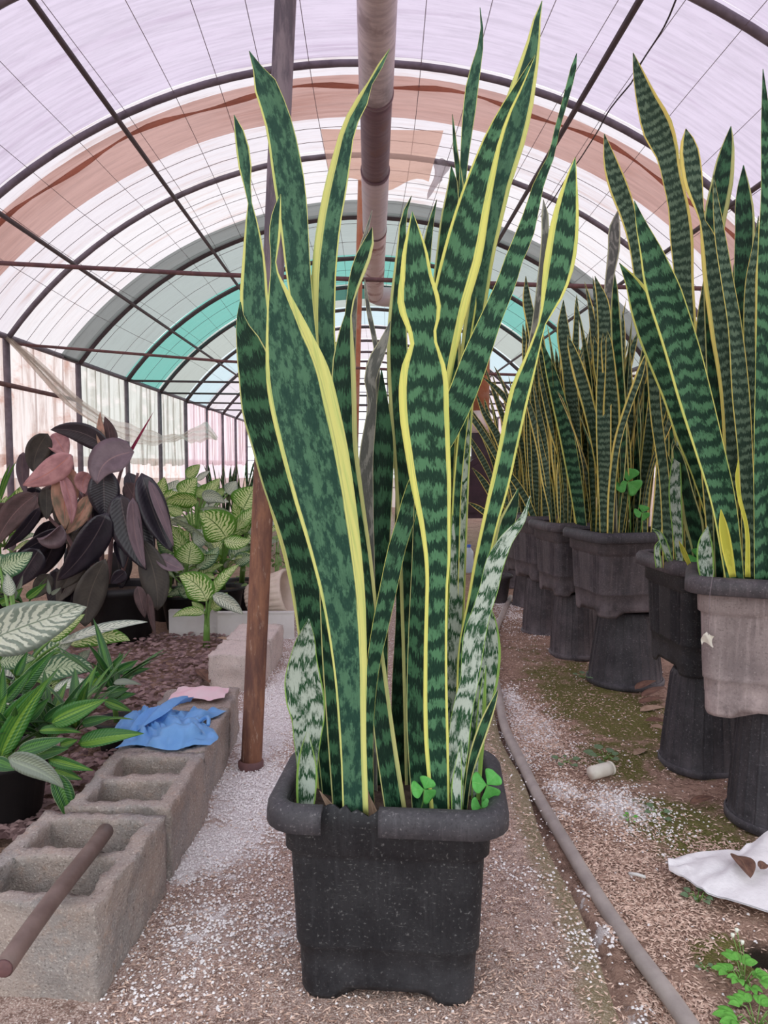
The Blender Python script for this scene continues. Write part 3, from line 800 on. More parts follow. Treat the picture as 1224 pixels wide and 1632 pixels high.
def snake_gen(parent, base, h, lean, face, w, mat, m, rng, nseg=22, curl=.3):
    s = np.linspace(0, 1, nseg)
    wob = (rng.random() - .5) * .05 * h
    C = np.stack([base[0] + lean[0] * s ** 1.7 + wob * np.sin(s * 5), base[1] + lean[1] * s ** 1.7 + wob * .6 * np.cos(s * 4.3) - wob * .6, base[2] + h * s], 1)
    tw = (rng.random() - .5) * 1.6
    ang = face + tw * s + .35 * np.sin(s * 6 + rng.random() * 6)
    T = nz(np.gradient(C, axis=0))
    W0 = np.stack([np.cos(ang), np.sin(ang), 0 * ang], 1)
    W = nz(W0 - T * np.sum(W0 * T, 1)[:, None]); N = nz(np.cross(W, T))
    if N[nseg // 2][1] > 0: N = -N
    pr = np.minimum(1, .55 + .75 * s) * np.where(s > .62, np.sqrt(np.clip(1 - ((s - .62) / .38) ** 1.7, 0, 1)), 1)
    pr = pr * (1 + .1 * np.sin(s * 14 + rng.random() * 6))
    hw = np.maximum(w * pr, .0012)
    hw[-1] = .0006
    us, mg = cols(*m)
    us = us[[0, 2, 3, 5, 7, 8, 10]]; mg = mg[[0, 2, 3, 5, 7, 8, 10]]
    lc = np.stack([hw[:, None] * us, np.broadcast_to((s * h)[:, None], (nseg, len(us))), np.broadcast_to(mg, (nseg, len(us)))], -1).reshape(-1, 3)
    V, Fc, L = ribbon(C, W, N, hw, us, curl * us ** 2, .002, lc)
    return mesh('leaf', V, Fc, MT[mat], parent, attrs={'lc': L})

# ------------------------------------------------------------------ the main plant
HC = A(.046, 1.43, 0); HYAW = math.radians(-6)
hero = thing('potted_snake_plant', 'tall yellow-edged snake plant in black square pot with broken rim on the path', 'plant', HC)
square_pot(hero, HC, HYAW, (MT['pot'], MT['pot_rim']), sx=1.04, sy=.9, gap=(-.105, -.012), flutes=False)
LV = []
def L(K, D, mat='snake', m=(.14, .14), **k): LV.append(snake_px(hero, K, (D[0] - .055, D[1] - .055), mat, m, **k))
# rear leaves first
L([(765, 12, .5), (768, 59, 3), (760, 100, 7), (752, 140, 10), (748, 176, 10), (743, 220, 8), (739, 265, 6), (735, 320, 5), (728, 420, 8), (722, 600, 12), (715, 900, 13), (708, 1290, 11)], (1.70, 1.56), 'snake_blot', (.1, .08))
L([(721, 182, .5), (724, 215, 2.5), (727, 250, 4), (733, 285, 5), (733, 340, 6), (728, 420, 8), (722, 600, 10), (705, 1290, 10)], (1.68, 1.55), 'snake_deep', (.1, .3))
L([(719, 264, .5), (722, 300, 9), (716, 340, 12), (709, 400, 13), (703, 460, 14), (695, 600, 15), (680, 1290, 12)], (1.66, 1.54), 'snake_deep', (.2, .1))
L([(696, 318, .5), (688, 350, 4), (681, 390, 7), (676, 440, 9), (672, 600, 12), (668, 1290, 12)], (1.68, 1.56), 'snake_deep', (.3, .1))
L([(373, 183, .5), (384, 220, 9), (391, 265, 10), (395, 300, 5), (398, 320, 3), (401, 353, 9), (405, 412, 17), (406, 480, 22), (412, 540, 25), (424, 620, 28), (450, 760, 30), (485, 900, 28), (510, 1100, 22), (525, 1290, 16)], (1.60, 1.50), 'snake_blot', (.22, .2), roll=12)
L([(864, 1, .5), (856, 30, 5.5), (849, 74, 11), (836, 129, 18), (821, 191, 23), (810, 235, 23), (796, 282, 21), (784, 340, 19), (772, 400, 17), (760, 480, 16), (748, 560, 14), (738, 700, 13), (730, 900, 13), (722, 1290, 12)], (1.56, 1.53), 'snake_blot', (.38, .3))
L([(853, 87, .5), (828, 135, 6), (808, 171, 9), (783, 229, 15), (772, 265, 19), (752, 338, 26), (735, 412, 31), (717, 480, 29), (706, 540, 25), (697, 600, 22), (690, 700, 20), (690, 1000, 18), (690, 1290, 14)], (1.50, 1.50), 'snake', (.15, .42), roll=-8)
L([(397, 81, .5), (407, 102, 4.5), (420, 129, 16), (438, 176, 20), (447, 206, 21), (455, 250, 23), (462, 294, 24), (469, 353, 22), (474, 412, 20), (481, 480, 18), (488, 540, 17), (505, 650, 18), (530, 850, 20), (548, 1290, 15)], (1.56, 1.50), 'snake_blot', (.14, .05), roll=8)
L([(621, 78, .5), (607, 103, 4), (592, 128, 3.5), (578, 159, 9), (557, 200, 10.5), (545, 250, 14), (536, 294, 17), (525, 353, 18), (518, 412, 19), (515, 480, 19), (515, 540, 19), (520, 600, 19), (535, 720, 20), (560, 900, 20), (578, 1290, 15)], (1.56, 1.53), 'snake_blot', (.62, .12))
L([(593, 335, .5), (584, 370, 3), (573, 410, 5), (567, 450, 5), (562, 520, 6), (565, 800, 9), (590, 1290, 9)], (1.64, 1.57), 'snake_grey', (.25, .1))
L([(581, 445, 1), (585, 480, 3), (590, 508, 4), (599, 552, 4), (602, 600, 4), (600, 700, 5), (602, 1290, 7)], (1.62, 1.57), 'snake_grey', (.2, .2))
L([(593, 362, .5), (588, 385, 8), (578, 412, 12), (568, 440, 11), (560, 470, 7), (556, 495, 5), (551, 535, 12), (548, 580, 18), (549, 640, 19), (552, 714, 18), (562, 780, 16), (575, 860, 14), (588, 970, 14), (602, 1080, 15), (614, 1180, 17), (632, 1300, 18)], (1.50, 1.42), 'snake_deep', (.1, .4))
L([(656, 312, .5), (645, 340, 4), (640, 400, 8), (636, 460, 12), (633, 520, 15), (634, 580, 17), (638, 660, 17), (643, 720, 17), (648, 800, 17), (655, 1000, 16), (660, 1290, 14)], (1.58, 1.52), 'snake_deep', (.34, .12))
L([(608, 590, 1), (610, 655, 11), (611, 714, 17), (608, 773, 18), (604, 861, 18), (603, 950, 17), (602, 1100, 16), (604, 1290, 14)], (1.54, 1.52), 'snake_deep', (.05, .05))
L([(622, 512, .5), (612, 545, 7), (599, 575, 11), (591, 600, 10), (594, 640, 7), (590, 680, 9), (585, 720, 11), (584, 800, 12), (586, 900, 12), (592, 1290, 11)], (1.52, 1.50), 'snake_grey', (.12, .06), roll=20)
L([(750, 470, .5), (747, 530, 5), (744, 600, 8), (740, 680, 10), (735, 760, 11), (730, 860, 12), (727, 950, 12), (724, 1010, 12), (725, 1120, 13), (728, 1290, 11)], (1.56, 1.50), 'snake_pale', (.1, .08))
L([(762, 440, .5), (764, 480, 6), (757, 530, 7), (748, 600, 7), (738, 680, 7), (730, 760, 7), (724, 900, 8), (715, 1290, 9)], (1.55, 1.51), 'snake', (.4, .2))
L([(680, 640, 1), (676, 720, 10), (673, 800, 13), (670, 900, 14), (666, 1000, 15), (664, 1150, 16), (672, 1300, 15)], (1.46, 1.42), 'snake_deep', (.06, .1))
L([(640, 640, .5), (640, 720, 8), (640, 800, 10), (638, 870, 10), (640, 960, 9), (638, 1100, 14), (640, 1290, 16)], (1.60, 1.56), 'snake_deep', (.05, .05))
L([(612, 760, .5), (606, 860, 8), (604, 1000, 12), (606, 1150, 14), (612, 1290, 14)], (1.60, 1.57), 'snake_deep', (.05, .05))
L([(560, 700, .5), (566, 800, 8), (573, 900, 11), (582, 1050, 12), (590, 1290, 12)], (1.55, 1.54), 'snake_deep', (.1, .2))
L([(520, 800, .5), (516, 880, 6), (520, 1000, 9), (530, 1150, 10), (540, 1290, 10)], (1.46, 1.44), 'snake_deep', (.2, .12))
# long diagonal leaf leaning to the right
L([(919, 85, .5), (912, 118, 5), (901, 160, 4.5), (888, 206, 4), (878, 250, 5), (860, 290, 8), (847, 338, 11), (834, 380, 14), (820, 412, 14), (808, 449, 15), (783, 508, 17), (760, 567, 21), (738, 626, 22), (710, 690, 20), (682, 740, 17), (660, 782, 14), (646, 832, 14), (634, 870, 14), (620, 935, 14), (605, 1006, 13), (597, 1048, 11), (590, 1123, 8), (588, 1200, 7), (590, 1290, 7)], (1.56, 1.40), 'snake', (.05, .03), roll=6, curl=.3, nseg=52)
L([(866, 318, .5), (869, 350, 6), (868, 390, 6), (862, 440, 5), (852, 520, 5), (830, 640, 6), (800, 780, 7), (760, 950, 7), (748, 1290, 8)], (1.66, 1.56), 'snake_grey', (.25, .25))
L([(917, 250, .5), (909, 292, 10.5), (900, 353, 21), (892, 412, 24), (883, 456, 20), (875, 484, 14), (865, 512, 6), (848, 567, 10), (828, 626, 16), (818, 670, 16), (809, 714, 15), (796, 773, 15), (781, 832, 13), (766, 900, 12), (753, 960, 9), (738, 1020, 6), (735, 1100, 8), (738, 1290, 8)], (1.48, 1.47), 'snake', (.42, .22), roll=-5, nseg=48)
L([(826, 778, .5), (820, 800, 7), (808, 832, 13), (799, 870, 14), (786, 900, 13), (770, 935, 11), (756, 970, 9), (740, 1015, 6), (738, 1150, 7), (742, 1290, 7)], (1.50, 1.47), 'snake_deep', (.34, .05))
L([(383, 481, 1), (384, 510, 7), (396, 545, 19), (411, 600, 29), (421, 655, 33), (436, 700, 35), (455, 765, 36), (478, 832, 35), (488, 870, 34), (499, 935, 32), (507, 1006, 30), (518, 1100, 25), (527, 1200, 20), (533, 1290, 17)], (1.50, 1.49), 'snake_deep', (.06, .1), roll=10)
L([(779, 962, 1), (781, 990, 10), (779, 1030, 19), (776, 1070, 20), (770, 1110, 18), (763, 1150, 13), (757, 1200, 10), (752, 1290, 8)], (1.46, 1.46), 'snake_pale', (.1, .2))
L([(774, 1060, 1), (769, 1110, 6), (766, 1160, 8), (762, 1210, 8), (757, 1290, 7)], (1.44, 1.45), 'snake_pale', (.3, .9))
L([(845, 790, .5), (834, 825, 5), (806, 862, 11), (788, 900, 15), (780, 935, 15), (768, 973, 15), (757, 1010, 18), (752, 1048, 17), (748, 1086, 15), (739, 1123, 16), (733, 1161, 17), (730, 1200, 16), (728, 1240, 12), (729, 1290, 10)], (1.44, 1.39), 'snake_pale', (.05, .06), curl=.15)
L([(794, 1098, .5), (786, 1120, 5), (776, 1145, 8), (766, 1172, 9), (756, 1202, 8), (747, 1240, 5), (741, 1290, 4)], (1.42, 1.40), 'snake_deep', (.3, .3))
L([(735, 1180, .5), (730, 1225, 6), (728, 1255, 9), (728, 1300, 9)], (1.37, 1.37), 'snake_pale', (.2, .2), nseg=20)
# front two
L([(657, 337, .5), (659, 365, 9), (661, 400, 19), (663, 440, 25), (667, 480, 33), (671, 500, 32), (673, 530, 22), (675, 548, 21), (675, 572, 31), (675, 605, 38), (676, 655, 39), (681, 714, 36), (687, 773, 32), (693, 832, 25), (697, 900, 20), (696, 935, 18), (694, 1048, 19), (695, 1161, 20), (702, 1300, 15)], (1.36, 1.39), 'snake', (.32, .2), curl=.18, nseg=56)
L([(447, 309, .5), (441, 340, 7), (438, 372, 9), (437, 400, 6), (436, 422, 4), (439, 445, 9), (443, 464, 15), (460, 538, 36), (475, 600, 50), (488, 660, 53), (502, 720, 52), (517, 790, 48), (532, 861, 42), (545, 935, 36), (557, 1048, 28), (562, 1160, 22), (567, 1300, 21)], (1.34, 1.38), 'snake_blot', (.12, .42), curl=.2, nseg=56)
L([(492, 986, .5), (489, 1010, 12), (484, 1048, 22), (483, 1086, 30), (486, 1110, 31), (491, 1142, 27), (490, 1170, 23), (490, 1200, 19), (489, 1300, 13)], (1.44, 1.455), 'snake_pale', (.06, .08), curl=.25)
L([(490, 1164, .5), (489, 1195, 11), (489, 1235, 17), (488, 1262, 16), (486, 1300, 12)], (1.425, 1.435), 'snake_pale', (.22, .15), curl=.6)
# dried sheath scraps at the base
def bl(parent, name, b, t, hwpx, mat, roll=0, bend=(0, 0), bd=0.0, prof='ovate', fold=.2, cup=0.0, nseg=14, thick=.0014, spin=0.0):
    B0, T0 = P(*b), P(*t)
    Dm = (b[2] + t[2]) / 2
    bv = A(bend[0] * Dm / F, bd, -bend[1] * Dm / F)
    ax = nz(T0 - B0); view = nz((B0 + T0) / 2 - CAMP)
    n0 = -view; n0 = nz(n0 - ax * np.dot(n0, ax)); s0 = np.cross(n0, ax)
    ro = math.radians(roll)
    return blade(parent, name, B0, T0, hwpx * Dm / F, n0 * math.cos(ro) + s0 * math.sin(ro), bv, mat, prof, fold, cup, nseg, thick, spin)
def blade(parent, name, base, tip, hw, nrm, bend, mat, prof='ovate', fold=.2, cup=0.0, nseg=14, thick=.0014, spin=0.0):
    base, tip = np.asarray(base, float), np.asarray(tip, float)
    mid = (base + tip) / 2 + np.asarray(bend, float)
    s = np.linspace(0, 1, nseg)[:, None]
    C = (1 - s) ** 2 * base + 2 * s * (1 - s) * mid + s ** 2 * tip
    s = s[:, 0]
    T = nz(np.gradient(C, axis=0))
    W = nz(np.cross(T, np.asarray(nrm, float))); N = nz(np.cross(W, T))
    if spin:
        a = spin * s
        W, N = W * np.cos(a)[:, None] + N * np.sin(a)[:, None], N * np.cos(a)[:, None] - W * np.sin(a)[:, None]
    if prof == 'ovate': pr = np.sin(pi * s ** .72) ** .75 * (1 - .12 * s)
    elif prof == 'ellip': pr = np.sin(pi * s) ** .65
    elif prof == 'lance': pr = np.sin(pi * s ** .6) ** .9
    elif prof == 'obov': pr = np.sin(pi * s ** 1.5) ** .6
    elif prof == 'spike': pr = (1 - s) ** .8 * np.minimum(1, s * 8 + .3)
    elif prof == 'heart': pr = np.clip(np.sin(pi * np.clip(s * .93 + .0, 0, 1) ** 1.7), 0, 1) ** .7
    hwv = np.maximum(hw * np.nan_to_num(pr), hw * .015)
    us = np.array([-1, -.7, -.35, 0, .35, .7, 1])
    lc = np.stack([np.broadcast_to(us, (nseg, 7)), np.broadcast_to(s[:, None], (nseg, 7)), np.zeros((nseg, 7))], -1).reshape(-1, 3)
    V, Fc, Lc = ribbon(C, W, N, hwv, us, fold * np.abs(us) + cup * us ** 2, thick, lc)
    return mesh(name, V, Fc, MT[mat] if isinstance(mat, str) else mat, parent, attrs={'lc': Lc})
for b, t in (((592, 1305, 1.335), (584, 1250, 1.335)), ((600, 1305, 1.335), (589, 1268, 1.335)), ((530, 1290, 1.36), (509, 1260, 1.36))):
    bl(hero, 'dry_scale', b, t, 7, 'dry_tan', roll=20, prof='spike')

# clovers growing in pots
def clover(loc, label, heads, D):
    c = thing('clover_weed', label, 'weed', loc, 'clover weeds in the pots')
    for (px, py, r, sx, sy, tilt) in heads:
        ctr = P(px, py, D); base = P(sx, sy, D + .01)
        V, Fc = tube(np.array([base, (base + ctr) / 2 + A(.003, 0, .002), ctr]), .0012 * D / 1.3, 6); mesh('stem', V, Fc, MT['stalk'], c)
        for k in range(3):
            a = math.radians(tilt + 120 * k)
            tip = P(px + r * math.cos(a), py - r * math.sin(a), D - .012 * math.sin(k * 2.0))
            blade(c, 'leaflet', ctr, tip, r * .72 * D / F, -nz(ctr - CAMP) + A(0, 0, .35), (0, -.003, .002), 'clover', 'heart', .15, 0, 10, .0006)
clover(P(672, 1290, 1.35), 'small three-leaf clover in front of the central leaf in broken-rimmed pot', [(676, 1258, 20, 668, 1300, 65)], 1.31)
clover(P(772, 1270, 1.36), 'larger clover with two heads at right inner corner of broken-rimmed pot', [(776, 1251, 24, 766, 1285, 50), (767, 1287, 17, 763, 1302, 40)], 1.32)

# ------------------------------------------------------------------ pots and plants in the row on the right
def upturned_pot(c, h, r0, r1, label, mat='pot', tilt=0):
    o = thing('upturned_pot', label, 'pot', c, 'upturned ribbed pots carrying the row of planters')
    rib = lambda th, k: (.005 * (np.abs(((th * 24 / (2 * pi)) % 1) - .5) < .08)) if 2 <= k <= 5 else 0 * th
    prof = [(r0 * 1.05, 0), (r0 * 1.06, .012), (r0 * 1.0, .03), (r0 * .99, .034), (r0 * .9 + r1 * .1, .07), (r1, h - .02), (r1 * .97, h - .004), (r1 * .9, h), (r1 * .3, h - .003), (.001, h - .003)]
    V, Fc = lathe(prof, 240, c, mod=rib); mesh('pot_wall', V, Fc, MT[mat], o)
    V, Fc = lathe([(r0 * 1.05, .0), (r0 * 1.085, .002), (r0 * 1.085, .022), (r0 * 1.045, .026)], 64, c); mesh('pot_lip', V, Fc, MT[mat], o)
    return o
def gpt(px, py, z=0.0): g = G(px, py, z); return A(g[0], g[1], z)
PZ = -.03
ROW = [  # pot centre, stand centre, stand height and radii, pot yaw, pot scale, materials
    dict(x=1.133, y=2.03, tx=1.185, ty=2.06, h=.345, r0=.128, r1=.108, yaw=-24, sx=1.05, sy=1.05, mat=('pot_brown', 'pot_grey'), sm='pot_stand'),
    dict(x=1.178, y=2.50, tx=1.145, ty=2.46, h=.335, r0=.128, r1=.10, yaw=2, sx=.93, sy=1.12, mat=('pot', 'pot_grey'), sm='pot_stand'),
    dict(x=1.19, y=3.42, tx=1.225, ty=3.44, h=.345, r0=.165, r1=.125, yaw=9, sx=1.04, sy=1.2, mat=('pot_grey', 'pot_rim'), sm='pot_stand'),
    dict(x=1.125, y=3.95, tx=1.12, ty=3.93, h=.345, r0=.125, r1=.105, yaw=8, sx=1.0, sy=1.1, mat=('pot_grey', 'pot_grey'), sm='pot_grey'),
    dict(x=1.10, y=4.46, tx=1.08, ty=4.46, h=.345, r0=.125, r1=.105, yaw=14, sx=1.0, sy=1.1, mat=('pot_grey', 'pot_grey'), sm='pot_grey'),
    dict(x=1.18, y=5.25, tx=1.2, ty=5.3, h=.26, r0=.14, r1=.115, yaw=10, sx=.95, sy=1.0, mat=('pot_grey', 'pot_grey'), sm='pot_grey'),
    dict(x=1.22, y=6.2, tx=1.22, ty=6.2, h=.26, r0=.16, r1=.125, yaw=0, sx=.95, sy=1.0, mat=('pot_grey', 'pot_grey'), sm='pot_grey'),
]
LAB = [('snake plant in mud-stained brownish square pot at the right picture edge', 'upturned ribbed black pot under the mud-stained brownish planter'),
       ('snake plant with wide diagonal leaf in angled black pot beside the mud-stained one', 'upturned ribbed black pot under the angled black planter'),
       ('dense yellow-edged snake plant in wide black pot with clover, third in the row', 'upturned ribbed pot under the third planter, beside fallen leaves'),
       ('dense snake plant in dusty black pot, fourth planter along the row', 'upturned ribbed pot under the fourth planter of the row'),
       ('dense snake plant in dusty black pot, fifth planter along the row', 'upturned ribbed pot under the fifth planter of the row'),
       ('spreading snake plant in dusty pot, sixth planter, near the stove', 'upturned short ribbed pot under the sixth planter with straw beside it'),
       ('spreading snake plant in the farthest planter of the row, before the maroon stove', 'upturned short ribbed pot under the farthest planter')]
PL = []
for r, (lb, ls) in zip(ROW, LAB):
    c = A(r['x'], r['y'], PZ)
    upturned_pot(A(r['tx'], r['ty'], PZ), r['h'], r['r0'], r['r1'], ls, r['sm'])
    p = thing('potted_snake_plant', lb, 'plant', c + A(0, 0, r['h']), 'potted snake plants in the row on upturned pots')
    square_pot(p, c + A(0, 0, r['h'] - .004), math.radians(r['yaw']), (MT[r['mat'][0]], MT[r['mat'][1]]), r['sx'], r['sy'])
    PL.append(p)
def LR(k, K, D, mat='snake_far', m=(.14, .14), **kw): snake_px(PL[k], K, D, mat, m, **kw)
# second planter (a, b, c and shoots)
LR(1, [(1009, 84, .5), (1015, 108, 6), (1030, 158, 15), (1049, 207, 22), (1063, 243, 17), (1070, 280, 14), (1081, 329, 15), (1086, 378, 17), (1091, 460, 14), (1096, 540, 14), (1100, 650, 14), (1105, 905, 12)], (2.42, 2.42), 'snake_far', (.1, .25))
LR(1, [(963, 213, .5), (973, 260, 10.5), (988, 305, 14), (997, 329, 13), (1010, 378, 10), (1018, 430, 9), (1028, 500, 9), (1036, 552, 9), (1046, 665, 9), (1058, 757, 8), (1066, 905, 9)], (2.44, 2.40), 'snake_far', (.2, .15))
LR(1, [(987, 419, .5), (1008, 452, 11), (1022, 482, 19), (1040, 530, 23), (1060, 578, 24), (1080, 630, 23), (1098, 690, 21), (1118, 750, 17), (1135, 810, 14), (1150, 905, 10)], (2.25, 2.32), 'snake', (.14, .32), roll=-6)
LR(1, [(1082, 690, .5), (1078, 730, 6), (1076, 780, 10), (1080, 850, 8), (1084, 905, 5)], (2.36, 2.36), 'snake_pale', (.2, .2))
LR(1, [(1098, 600, .5), (1096, 680, 8), (1098, 760, 12), (1104, 850, 12), (1108, 905, 10)], (2.5, 2.46), 'snake_deep', (.14, .14))
LR(1, [(1040, 842, .5), (1050, 850, 4), (1060, 872, 6), (1068, 895, 4)], (2.25, 2.27), 'snake_pale', (.3, .3), nseg=14)
LR(1, [(1052, 860, .5), (1048, 872, 5), (1050, 905, 5)], (2.25, 2.26), 'snake_pale', (.3, .3), nseg=14)
LR(1, [(1082, 862, .5), (1090, 880, 4), (1100, 903, 3)], (2.22, 2.24), 'snake_yellow', (.3, .3), nseg=14)
# nearest planter
LR(0, [(1011, 320, .5), (1022, 358, 8), (1037, 400, 16), (1050, 442, 23), (1063, 480, 26), (1086, 552, 26), (1110, 640, 25), (1131, 715, 22), (1151, 790, 19), (1172, 930, 14)], (2.06, 1.98), 'snake', (.14, .06), roll=6)
LR(0, [(1093, 205, .5), (1096, 228, 11), (1100, 256, 15), (1105, 290, 14), (1114, 329, 7), (1119, 350, 4), (1128, 378, 11), (1140, 460, 16), (1148, 520, 16), (1158, 600, 13), (1165, 930, 11)], (2.12, 2.06), 'snake_far', (.4, .12))
LR(0, [(1165, 201, .5), (1161, 228, 8), (1156, 256, 13), (1151, 290, 16), (1143, 329, 17), (1139, 353, 16), (1136, 420, 14), (1140, 600, 13), (1152, 930, 11)], (2.16, 2.12), 'snake_deep', (.15, .36))
LR(0, [(1137, 278, .5), (1142, 330, 5), (1148, 378, 8), (1158, 440, 9), (1170, 512, 10), (1181, 634, 13), (1188, 726, 11), (1195, 930, 10)], (2.06, 1.99), 'snake_far', (.12, .1))
LR(0, [(1185, 263, .5), (1185, 305, 10), (1187, 353, 14), (1186, 400, 14), (1184, 460, 13), (1190, 600, 14), (1198, 930, 11)], (2.10, 2.04), 'snake_deep', (.05, .2))
LR(0, [(1209, 344, .5), (1204, 400, 6), (1199, 440, 9), (1197, 500, 11), (1198, 600, 11), (1203, 930, 10)], (2.05, 2.0), 'snake_far', (.1, .5))
LR(0, [(1216, 110, .5), (1221, 200, 7), (1224, 305, 10), (1222, 420, 13), (1219, 560, 13), (1216, 700, 13), (1214, 930, 11)], (1.95, 1.93), 'snake', (.05, .04), curl=.5)
LR(0, [(1128, 838, .5), (1124, 862, 10), (1124, 890, 13), (1128, 930, 10)], (2.03, 2.03), 'snake_pale', (.2, .2), nseg=16)
LR(0, [(1149, 812, .5), (1152, 835, 6), (1158, 870, 8), (1168, 920, 5)], (1.94, 1.95), 'snake_yellow', (.3, .3), nseg=16)
LR(0, [(1177, 733, .5), (1175, 760, 3), (1180, 800, 3), (1188, 830, 3), (1192, 920, 4)], (1.94, 1.94), 'snake_yellow', (.3, .3), nseg=18)
LR(0, [(1124, 430, .5), (1120, 520, 10), (1122, 620, 14), (1130, 720, 14), (1145, 930, 12)], (2.2, 2.14), 'snake_far', (.14, .14))
LR(0, [(1170, 420, .5), (1168, 520, 10), (1165, 640, 14), (1172, 930, 12)], (2.2, 2.14), 'snake_far', (.14, .14))
# fill and the farther planters
def fan(k, n, hmin, hmax, seed, spread=.5, bias=(0, 0), mats=('snake_far',), w=(.021, .034), region=(.14, .13)):
    rg = np.random.default_rng(seed); r = ROW[k]
    c = A(r['x'], r['y'], PZ + r['h'] + .33)
    for i in range(n):
        bx, by = (rg.random() * 2 - 1) * region[0] * .85, (rg.random() * 2 - 1) * region[1] * .85
        a, b = math.cos(math.radians(r['yaw'])), math.sin(math.radians(r['yaw']))
        base = c + A(bx * a - by * b, bx * b + by * a, 0)
        h = hmin + (hmax - hmin) * rg.random() ** .8
        ln = A(bx, by) * 1.3 * spread / .5 + (rg.random(2) - .5) * spread * .55 * h + np.array(bias) * h
        ln = np.clip(ln, -.42, .42)
        if rg.random() < .12: ln = ln * 1.7
        snake_gen(PL[k], base, h, ln, (rg.random() - .5) * 2.2, w[0] + (w[1] - w[0]) * rg.random(), mats[int(rg.random() * len(mats))], (.14 + .16 * rg.random(), .14 + .16 * rg.random()), rg)
fan(0, 12, .5, .95, 100, .25, (.05, .04), ('snake_far', 'snake_deep'))
fan(1, 22, .4, .9, 101, .28, (-.02, .05), ('snake_far', 'snake_deep'))
fan(2, 44, .55, 1.22, 102, .42, (.0, .0), ('snake_far', 'snake_far', 'snake_deep'))
fan(3, 36, .55, 1.25, 103, .45, (-.01, 0), ('snake_far',))
fan(4, 32, .55, 1.25, 104, .5, (-.02, 0), ('snake_far',))
fan(5, 26, .5, 1.2, 105, .6, (-.06, 0), ('snake_far',))
fan(6, 22, .5, 1.25, 106, .6, (-.05, 0), ('snake_far',))
# a few long leaves of the third to fifth planters that stand out
def LS(k, *a, **kw): LR(k, *a, **kw)
LS(2, [(985, 335, .5), (980, 360, 8), (978, 400, 9), (972, 440, 7), (970, 520, 9), (975, 850, 9)], (3.35, 3.3), 'snake_grey', (.2, .2))
LS(2, [(948, 440, .5), (960, 480, 9), (964, 530, 11), (962, 640, 12), (965, 850, 9)], (3.22, 3.22), 'snake_far', (.15, .15))
LS(2, [(1029, 566, 2), (1018, 600, 6), (1000, 650, 6), (985, 700, 6), (975, 780, 6), (972, 850, 5)], (3.08, 3.14), 'snake_far', (.5, .2))
LS(2, [(1070, 545, .5), (1070, 600, 8), (1068, 680, 11), (1062, 780, 11), (1050, 860, 9)], (3.35, 3.35), 'snake_deep', (.16, .16))
LS(2, [(1080, 610, .5), (1078, 680, 9), (1072, 780, 10), (1056, 860, 8)], (3.45, 3.42), 'snake_far', (.2, .2))
LS(2, [(1052, 590, .5), (1056, 660, 8), (1054, 770, 10), (1044, 860, 8)], (3.3, 3.34), 'snake_far', (.2, .14))
LS(3, [(898, 478, .5), (897, 520, 9), (905, 580, 11), (912, 650, 11), (925, 845, 9)], (3.75, 3.78), 'snake_far', (.22, .1))
LS(3, [(862, 540, .5), (880, 600, 9), (900, 680, 12), (915, 760, 11), (928, 848, 8)], (3.7, 3.75), 'snake', (.2, .06))
LS(4, [(838, 440, .5), (840, 480, 7), (848, 520, 8), (858, 600, 8), (866, 700, 8), (870, 840, 6)], (4.3, 4.35), 'snake_far', (.25, .1))
LS(4, [(790, 735, .5), (815, 760, 5), (835, 790, 6), (855, 835, 5)], (4.3, 4.36), 'snake_far', (.25, .2))
LS(5, [(768, 600, .5), (790, 618, 4), (810, 640, 5), (830, 700, 6), (845, 840, 5)], (5.1, 5.2), 'snake_far', (.2, .2))
LS(5, [(757, 622, .5), (772, 660, 4), (790, 690, 6), (808, 740, 6), (830, 840, 5)], (5.1, 5.2), 'snake_far', (.3, .1))
LS(5, [(752, 745, .5), (765, 760, 4), (785, 790, 6), (815, 840, 5)], (5.1, 5.2), 'snake_far', (.2, .2))
LS(5, [(745, 800, .5), (760, 808, 4), (780, 822, 5), (810, 845, 4)], (5.1, 5.2), 'snake_far', (.3, .3))
clover(P(1005, 850, 3.3), 'broad-leafed clover sticking out of the third planter of the row', [(1000, 768, 22, 1005, 852, 80)], 3.29)
clover(P(1020, 852, 3.3), 'little low clover by the rim of the third planter', [(1023, 817, 12, 1020, 854, 70)], 3.29)
clover(P(1118, 925, 2.36), 'little clover over the rim of the angled black planter', [(1112, 890, 16, 1118, 925, 80)], 2.36)
# small round pot standing on the ground at the far end of the row
c = A(.965, 5.42, PZ)
sp = thing('round_pot', 'small round black pot on the ground at the far end of the row', 'pot', c)
V, Fc = lathe([(.07, 0), (.095, .19), (.11, .195), (.115, .21), (.105, .22), (.09, .2), (.085, .17)], 32, c, cap0=True); mesh('pot_wall', V, Fc, MT['pot_grey'], sp)
V, Fc = lathe([(.09, .185), (.001, .19)], 24, c); mesh('soil', V, Fc, MT['soil'], sp)

